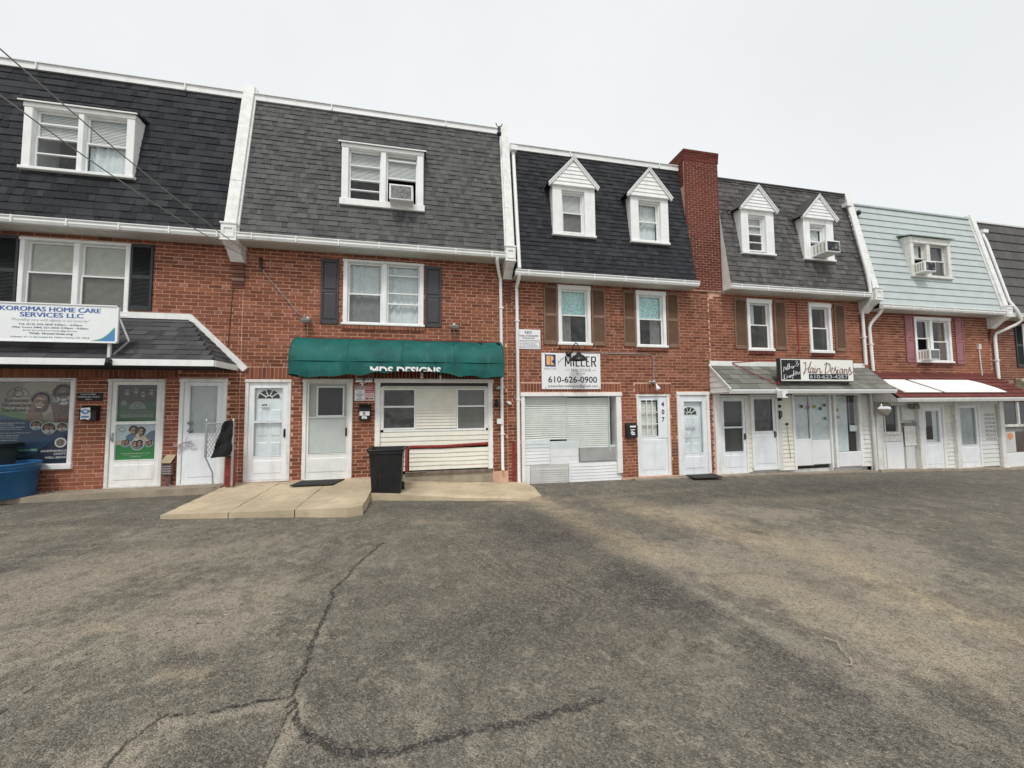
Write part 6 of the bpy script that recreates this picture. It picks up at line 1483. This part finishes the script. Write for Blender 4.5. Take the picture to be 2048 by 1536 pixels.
text(t_, "REAL ESTATE", sx(930), sx(1540), sz(795), sz(710), y, flat("charcoal print", (.06, .06, .06)), 0, .0); bars(t_, gp, y, [((sx(755), sz(750)), (sx(890), sz(750))), ((sx(1590), sz(760)), (sx(1720), sz(760)))], .007)
text(t_, "Est. 1978", sx(1090), sx(1355), sz(890), sz(832), y, gp); text(t_, "610-626-0900", sx(230), sx(1730), sz(1160), sz(955), y, black, 0, .012)
text(t_, "junemillerrealestate@gmail.com", sx(220), sx(1755), sz(1330), sz(1215), y, flat("charcoal print", (.06, .06, .06)), 0, .004)
k = M()
for a, b in ((155, 1330), (990, 1330), (1805, 1328), (128, 248), (1765, 275)): k.ell(sx(a), sz(b), .011, .011, y-.002, 10)
k.build("screw", black, t_)
# ---- no parking sign
t_ = thing("parking_sign", "white no unauthorized parking sign beside the downpipe and brown shutter", "sign", (2.36, -.02, 3.23))
k = M(); k.bbox(2.09, 2.63, -.022, -.003, 3.23, 3.71, .003); k.build("plate", signw, t_)
for s_, a, b, c_, d_ in (("NO", 2.24, 2.41, 3.60, 3.675), ("UNAUTHORIZED", 2.10, 2.58, 3.53, 3.575), ("PARKING", 2.18, 2.48, 3.475, 3.515)): text(t_, s_, a, b, c_, d_, -.024, P_['dk'], 0, .015)
ringp = [(2.12, 3.26), (2.60, 3.26), (2.60, 3.44), (2.12, 3.44), (2.12, 3.26)]; bars(t_, P_['dk'], -.0235, list(zip(ringp, ringp[1:])), .009)
for i, (s_, a, b) in enumerate((("VEHICLES WILL BE TOWED", 2.16, 2.57), ("AT OWNERS EXPENSE", 2.14, 2.50), ("CALL 610-626-0900", 2.16, 2.55))): text(t_, s_, a, b, 3.39-i*.05, 3.415-i*.045, -.0245, P_['dk'], .1, .0)
# ---- gooseneck lamp and its conduit, small lamp over 407
t_ = thing("gooseneck_lamp", "black gooseneck barn lamp hanging in front of the real estate sign", "lamp", (3.5, -.1, 2.92))
k = M(); pts = [(3.46, -.02, 3.16), (3.46, -.08, 3.18)]+[(3.46+.03*sin(a_), -.22-.16*cos(a_*1.0), 3.22+.17*sin(a_)) for a_ in [i*pi/8 for i in range(0, 9)]]; pts = [(3.44, -.02, 3.14), (3.43, -.10, 3.16)]+[(3.45, -.24-.13*cos(i*pi/8), 3.22+.15*sin(i*pi/8)) for i in range(9)][::1]
pts = [(3.40, -.01, 3.13), (3.41, -.08, 3.15), (3.42, -.11, 3.22), (3.43, -.15, 3.32), (3.45, -.24, 3.38), (3.47, -.33, 3.33), (3.47, -.37, 3.22), (3.47, -.38, 3.10)]
k.tube(pts, .013, 6); k.build("arm", blackm, t_); k = M(); k.rev((3.47, -.38, 2.93), [(.21, 0), (.205, .02), (.13, .11), (.06, .15), (.05, .19), (.0, .20)], (0, 0, 1), 20); k.rev((3.47, -.38, 2.93), [(.20, .0), (.12, .10), (0, .12)], (0, 0, 1), 20); k.build("shade", blackm, t_)
k = M(); k.rev((3.34, -.0, 3.12), [(0, 0), (.06, 0), (.07, .04), (.05, .09), (0, .10)], (0, -1, 0), 12); k.build("wall_plate", blackm, t_)
k = M(); k.tube([(3.46, -.016, 3.165), (5.50, -.016, 3.165), (5.60, -.016, 3.15), (5.66, -.016, 3.10), (5.68, -.016, 3.0), (5.68, -.016, 2.46)], .012, 6); tag(k.build("conduit", steel), "thin grey conduit running from the gooseneck lamp to the small lamp over door 407", "conduit")
t_ = thing("wall_lamp", "small white flood lamp above the door numbered 407", "lamp", (5.68, -.05, 2.22))
k = M(); k.rev((5.66, -.0, 2.44), [(0, 0), (.05, 0), (.05, .05), (.03, .07), (0, .07)], (0, -1, 0), 12); k.rev((5.52, -.08, 2.44), [(.0, -.04), (.035, -.02), (.035, .03), (0, .04)], (1, 0, 0), 8); k.tube([(5.52, -.07, 2.44), (5.64, -.06, 2.43)], .012, 5); k.build("socket", steel, t_)
k = M(); k.rev((5.69, -.10, 2.38), [(.018, 0), (.025, .05), (.055, .12), (.06, .15), (0, .16)], (.15, -.4, -1), 12); k.build("bulb", trim, t_)
def st3(t_, y): layer(t_, signw, y-.011, ('r', 4.91, 5.07, 1.29, 1.33), name="sticker"); layer(t_, signw, y-.001, ('r', 4.92, 5.05, 1.22, 1.24), ('r', 4.95, 5.05, 1.10, 1.13), ('r', 4.94, 5.0, 1.18, 1.2), name="sticker"); layer(t_, signw, y-.001, ('r', 4.93, 5.04, 1.14, 1.17), name="sticker")
mailbox("black wall mailbox with white stickers between office window and door 407", 4.83, 5.125, 1.02, 1.385, sticker=st3, lidh=.25)
# ---- hair salon sign
t_ = thing("shop_sign", "lightbox sign for hair designs standing on the slate porch roof", "sign", (10.3, -.6, 2.36))
y0_ = -.72; k = M(); k.box(8.88, 11.28, y0_, y0_+.11, 2.42, 3.03); k.build("case", mat("dark bronze case", (.05, .035, .03), .5, .1), t_)
k = M(); k.rect(8.90, 11.26, 2.445, 3.015, y0_-.003); k.build("face", mat("warm white sign face", (.84, .84, .78), .4, .02, 2), t_)
hx = lambda p: 8.88+(p-130)/(1795-130)*2.40; hz = lambda p, q=950: 3.03-(p-190-(q-130)/1665*30)/505*.61
layer(t_, black, y0_-.005, ('p', [(hx(155), 2.475), (hx(572), 2.475), (hx(572), 2.995), (hx(155), 2.995)]))
def stroke(parent, m, y, lines, r_, name="lettering"):
    k = M()
    for pts in lines:
        P2 = [Vector((hx(a), 0, 3.03-(b-190)/505*.61)) for a, b in pts]
        # Catmull-Rom smoothing
        Q = []
        for i in range(len(P2)-1):
            p0, p1, p2, p3 = P2[max(i-1, 0)], P2[i], P2[i+1], P2[min(i+2, len(P2)-1)]
            for j in range(5):
                t1 = j/5; Q.append(.5*((2*p1)+(-p0+p2)*t1+(2*p0-5*p1+4*p2-p3)*t1*t1+(-p0+3*p1-3*p2+p3)*t1**3))
        Q.append(P2[-1]); k.tube([(q.x, y, q.z) for q in Q], r_, 4, flat=.25)
    return k.build(name, m, parent)
scr = flat("mauve brown script", (.26, .17, .15))
stroke(t_, scr, y0_-.008, [
 [(640,290),(665,265),(690,285),(688,340),(672,430),(655,500),(635,525),(630,505),(660,460),(720,400),(790,360)], [(815,250),(790,320),(760,400),(745,470),(760,495),(785,480)],
 [(850,390),(815,385),(790,430),(790,480),(815,490),(845,440),(860,395)], [(860,395),(845,460),(855,495),(885,480)], [(900,395),(885,455),(890,495),(915,485),(935,440)], [(912,350),(914,358)], [(945,400),(940,440),(930,495)], [(940,440),(970,395),(1000,400),(1000,440),(1005,500),(1025,500),(1050,450)]], .0165)
stroke(t_, scr, y0_-.008, [
 [(1165,260),(1155,330),(1135,430),(1120,505)], [(1110,315),(1150,280),(1210,290),(1240,340),(1230,410),(1190,470),(1120,508)], [(1255,450),(1295,420),(1300,385),(1275,380),(1250,430),(1255,490),(1290,500),(1330,460)],
 [(1330,460),(1370,360),(1365,410),(1390,470),(1370,515),(1335,510)], [(1380,480),(1420,410),(1405,470),(1410,510),(1440,500)], [(1432,360),(1434,368)], [(1520,400),(1480,400),(1455,460),(1470,505),(1505,470),(1530,400)], [(1530,400),(1530,480),(1525,560),(1500,600),(1480,580),(1510,545),(1560,500)],
 [(1575,400),(1570,460),(1560,515)], [(1565,460),(1600,410),(1625,420),(1620,500),(1645,505),(1670,450)], [(1670,450),(1700,360),(1705,420),(1730,480),(1710,525),(1670,525)], [(1720,520),(1760,460)]], .0165)
stroke(t_, signw, y0_-.010, [[(175,370),(200,390),(190,470),(175,480)],[(190,440),(225,375),(235,440),(260,370)],[(265,400),(250,440),(270,445),(285,410),(265,400)],[(300,310),(290,380),(300,430)],[(325,300),(322,420)],[(322,380),(345,360),(355,410)],[(370,390),(395,370),(380,355),(368,385),(380,410),(405,390)],[(415,360),(412,405)],[(415,375),(440,350),(445,375)],
 [(520,330),(470,260),(500,240),(510,265),(470,330),(490,365),(540,300)],[(205,540),(200,640)],[(190,545),(240,545),(265,580),(245,620),(195,640)],[(305,570),(275,580),(280,610),(305,590),(310,605)],[(325,560),(325,595),(350,585),(352,550)],[(385,540),(362,560),(375,580),(395,545),(385,620),(365,640)],[(415,450),(412,560)],[(412,530),(435,510),(440,555)],[(465,460),(462,545)],[(450,500),(480,490)],[(490,520),(515,500),(500,485),(488,515),(505,540),(530,515)],[(545,480),(545,520)]], .010)
rp_ = [(hx(765), 2.485), (hx(1640), 2.485), (hx(1655), 2.505), (hx(1655), 2.61), (hx(1640), 2.63), (hx(765), 2.63), (hx(750), 2.61), (hx(750), 2.505)]; layer(t_, black, y0_-.006, ('p', rp_))
text(t_, "610-623-4257", hx(768), hx(1635), 2.507, 2.608, y0_-.012, flat("pale blue grey print", (.5, .56, .6)), 0, .008)
k = M(); k.tube([(8.88, -.55, 3.0), (8.05, -.02, 2.98)], .014, 5); k.tube([(8.05, -.02, 2.97), (8.80, -.66, 2.36)], .012, 5); k.tube([(11.22, -.62, 2.42), (11.10, -.66, 2.36)], .02, 5); k.tube([(8.92, -.62, 2.42), (8.84, -.68, 2.36)], .03, 5); k.build("bracket", rust, t_)
# ---- fittings under the slate roof
t_ = thing("security_camera", "white boxy camera hanging from the gutter of the slate porch roof", "security camera", (8.7, -.85, 2.02))
k = M(); k.box(8.64, 8.79, -.98, -.82, 2.00, 2.17); k.build("housing", trim, t_); k = M(); k.rev((8.755, -.985, 2.07), [(.03, 0), (.03, .012), (0, .012)], (0, -1, 0), 10); k.build("lens", blackm, t_); k = M(); k.tube([(8.66, -.84, 2.17), (8.64, -.80, 2.24)], .02, 5); k.build("bracket", trim, t_)
t_ = thing("wall_lantern", "narrow black wall lantern and bell on the post beside the scalloped door", "lantern", (9.53, -.03, 1.55))
k = M(); k.box(9.50, 9.57, -.09, -.02, 1.93, 2.03); k.box(9.505, 9.56, -.06, -.02, 1.74, 1.82); k.build("bell_box", blackm, t_); k = M(); k.tube([(9.53, -.03, 1.62), (9.53, -.09, 1.64), (9.53, -.09, 1.50), (9.53, -.03, 1.46)], .014, 6); k.box(9.505, 9.56, -.035, -.02, 1.42, 1.66); k.build("handle", blackm, t_)
k = M(); k.box(9.75, 9.80, -.04, .0, 1.25, 1.31); k.tube([(9.77, -.02, 1.25), (9.79, -.02, .9), (9.84, -.02, .3)], .006, 4); tag(k.build("socket", blackm), "small black outlet with a thin cord on the cream siding strip", "outlet")
# ---- convex mirror, camera under the maroon roof
t_ = thing("convex_mirror", "round convex mirror on a thin post beneath the maroon porch roof", "mirror", (12.86, -.30, .9))
k = M(); k.rev((12.86, -.32, 1.68), [(.205, -.02), (.19, .02), (.14, .055), (.07, .075), (0, .08)], (-.25, -1, 0), 28); k.build("mirror", chrome, t_); k = M(); k.rev((12.86, -.32, 1.68), [(0, -.03), (.20, -.03), (.215, -.01), (.205, .01)], (-.25, -1, 0), 28); k.build("back", steel, t_)
k = M(); k.tube([(12.92, -.26, 1.60), (13.02, -.20, 1.3), (13.02, -.2, -.1)], .016, 6); k.build("post", offwhite, t_)
t_ = thing("security_camera", "dark bracketed camera pair over the white panel under the maroon roof", "security camera", (14.35, -.1, 1.65))
k = M(); k.rev((14.20, -.12, 1.76), [(0, -.05), (.05, -.04), (.055, .06), (0, .09)], (-.8, -.5, -.2), 10); k.build("housing", greym, t_); k = M(); k.box(14.28, 14.50, -.16, -.06, 1.66, 1.74); k.tube([(14.25, -.1, 1.76), (14.50, -.1, 1.80), (14.58, -.08, 1.66)], .03, 6); k.build("bracket", mat("tarnished bracket", (.2, .17, .13), .5), t_)
# ---- two blank panels lying on the maroon roof
def on_roof(x, k_, off=.03):   # k_ 0 at the eave .. 1 at the wall
    return (x, -.78+.78*k_-off*.65, 1.99+.67*k_+off*.76)
for lab, xa, xb, xc_, xd in (("smaller blank white panel lying on the maroon porch roof next to the slate roof", 13.30, 14.50, 13.75, 13.05), ("larger blank white panel with a rounded corner lying on the maroon porch roof", 14.56, 17.2, 16.35, 13.80)):
    lo_ = .16; hi_ = .74
    if xa < 14: P4 = [(13.12, lo_), (14.50, lo_), (13.80, hi_), (13.0, hi_), (12.95, .5)]
    else: P4 = [(14.64, lo_), (17.15, lo_), (17.02, .35), (16.75, .58), (16.40, hi_), (13.96, hi_)]
    k = M(); n = len(P4); top = [on_roof(a, b, .065) for a, b in P4]; bot = [on_roof(a, b, .035) for a, b in P4]
    k.add(top+bot, [tuple(range(n)), tuple(range(n, 2*n))[::-1]]+[(i, n+i, n+(i+1) % n, (i+1) % n) for i in range(n)]); tag(k.build("blank_panel", blank), lab, "panel")
# ---- service cables from the unseen pole at the upper left
def ray(px, py, d):
    v_ = (FW*FPX+RR*(px-1024)-UU*(py-768)).normalized(); return CAM+v_*d
hook = Vector((-3.55, -.08, 4.98))
def cable(label, a, b, sag, r_=.009, name="service_cable", m=None):
    k = M(); A_, B_ = Vector(a), Vector(b); n = 24
    k.tube([A_.lerp(B_, i/n)-Vector((0, 0, sag*4*(i/n)*(1-i/n))) for i in range(n+1)], r_, 5); return tag(k.build(name, m or greym), label, "cable")
far1 = (-12.5, -9.5, 11.6); far2 = (-13.5, -9.0, 9.4)
cable("upper service cable slanting down across the dormer to the wall hook", (-6.9, -4.7, 7.55), (-3.62, -.10, 5.05), .03) if False else None
for lab, p0, p1, tgt, sg in (("upper service cable slanting from the sky past the dormer to the wall hook", (0, 97), (270, 330), (-3.60, -.08, 5.02), .10), ("lower service cable crossing the charcoal mansard to the wall hook", (0, 190), (240, 370), (-3.70, -.06, 5.00), .12)):
    A_ = ray(*p0, 7.2); T_ = Vector(tgt); ext = A_+(A_-T_)*1.1; ext.z += .3
    k = M(); pts = []
    for i in range(31):
        u = i/30; p_ = ext.lerp(T_, u)
        if u > .52: q_ = (u-.52)/.48; p_ = A_.lerp(T_, q_)-Vector((0, 0, sg*4*q_*(1-q_)))
        else: p_ = ext.lerp(A_, u/.52)-Vector((0, 0, .02*4*(u/.52)*(1-u/.52)))
        pts.append(p_)
    k.tube(pts, .008, 5); tag(k.build("service_cable", greym), lab, "cable")
k = M(); k.tube([(-3.55, -.01, 5.06), (-3.53, -.07, 5.0), (-3.54, -.05, 4.90), (-3.50, -.06, 4.80)], .022, 6); k.tube([(-3.58, -.01, 5.06), (-3.52, -.06, 4.86)], .014, 5); tag(k.build("cable_hook", blackm), "black cable clamp hooked on the bricks below the gutter", "clamp")
k = M(); k.tube([(-3.50, -.05, 4.80), (-3.42, -.04, 4.66), (-3.05, -.04, 4.22), (-2.80, -.04, 3.90), (-2.66, -.05, 3.80)], .008, 5); tag(k.build("service_cable", steel), "thin double cable dropping from the wall clamp to the floodlight", "cable")
k = M(); k.tube([(-4.05, -.02, 5.06), (-4.06, -.012, 4.4), (-4.10, -.012, 3.6), (-4.12, -.012, 3.12)], .006, 4); tag(k.build("wall_wire", blackm), "thin black wire running down the brick wall under the first party wall", "wire")
# ---- stray things on the asphalt
k = M(); zz = gz(3.0)+.012
k.tube([(3.06, -6.42, zz), (3.09, -6.50, zz+.006), (3.02, -6.58, zz+.004), (3.0, -6.66, zz+.002), (2.93, -6.72, zz), (2.89, -6.71, zz+.003)], [.007, .006, .006, .005, .005, .003], 6); tag(k.build("twig", mat("bleached twig", (.38, .33, .26), .8, .2, 40)), "pale crooked twig lying on the asphalt", "twig")
k = M()
for i in range(240):
    a, b = rnd.uniform(-4.5, 6), rnd.uniform(-7.6, -1.5); s_ = rnd.uniform(.003, .008); z = gz(a)+.005+.012*rnd.random(); t1 = rnd.random()*6
    k.add([(a+s_*cos(t1+j*2.1)*(1+.8*rnd.random()), b+s_*sin(t1+j*2.1), z) for j in range(3)]+[(a, b, z+s_*.8)], [(0, 1, 3), (1, 2, 3), (2, 0, 3)])
for i in range(900):
    a = rnd.uniform(-8, 17); b = -abs(rnd.gauss(0, .22))-.03; s_ = rnd.uniform(.004, .014); z = (.36 if a < -4 else .33 if a < -1.1 else gz(a)+.05); t1 = rnd.random()*6
    if -4 < a < -1.1: z = zs(a, b)+.004
    elif -1.1 < a < 2.2: z = za(a, b)+.004
    k.add([(a+s_*cos(t1+j*2.1)*(1+.8*rnd.random()), b+s_*sin(t1+j*2.1), z) for j in range(3)]+[(a, b, z+s_*.8)], [(0, 1, 3), (1, 2, 3), (2, 0, 3)])
o = k.build("grit", mat("pale grit", (.40, .36, .30), .9, .4, 30)); o['kind'] = 'stuff'
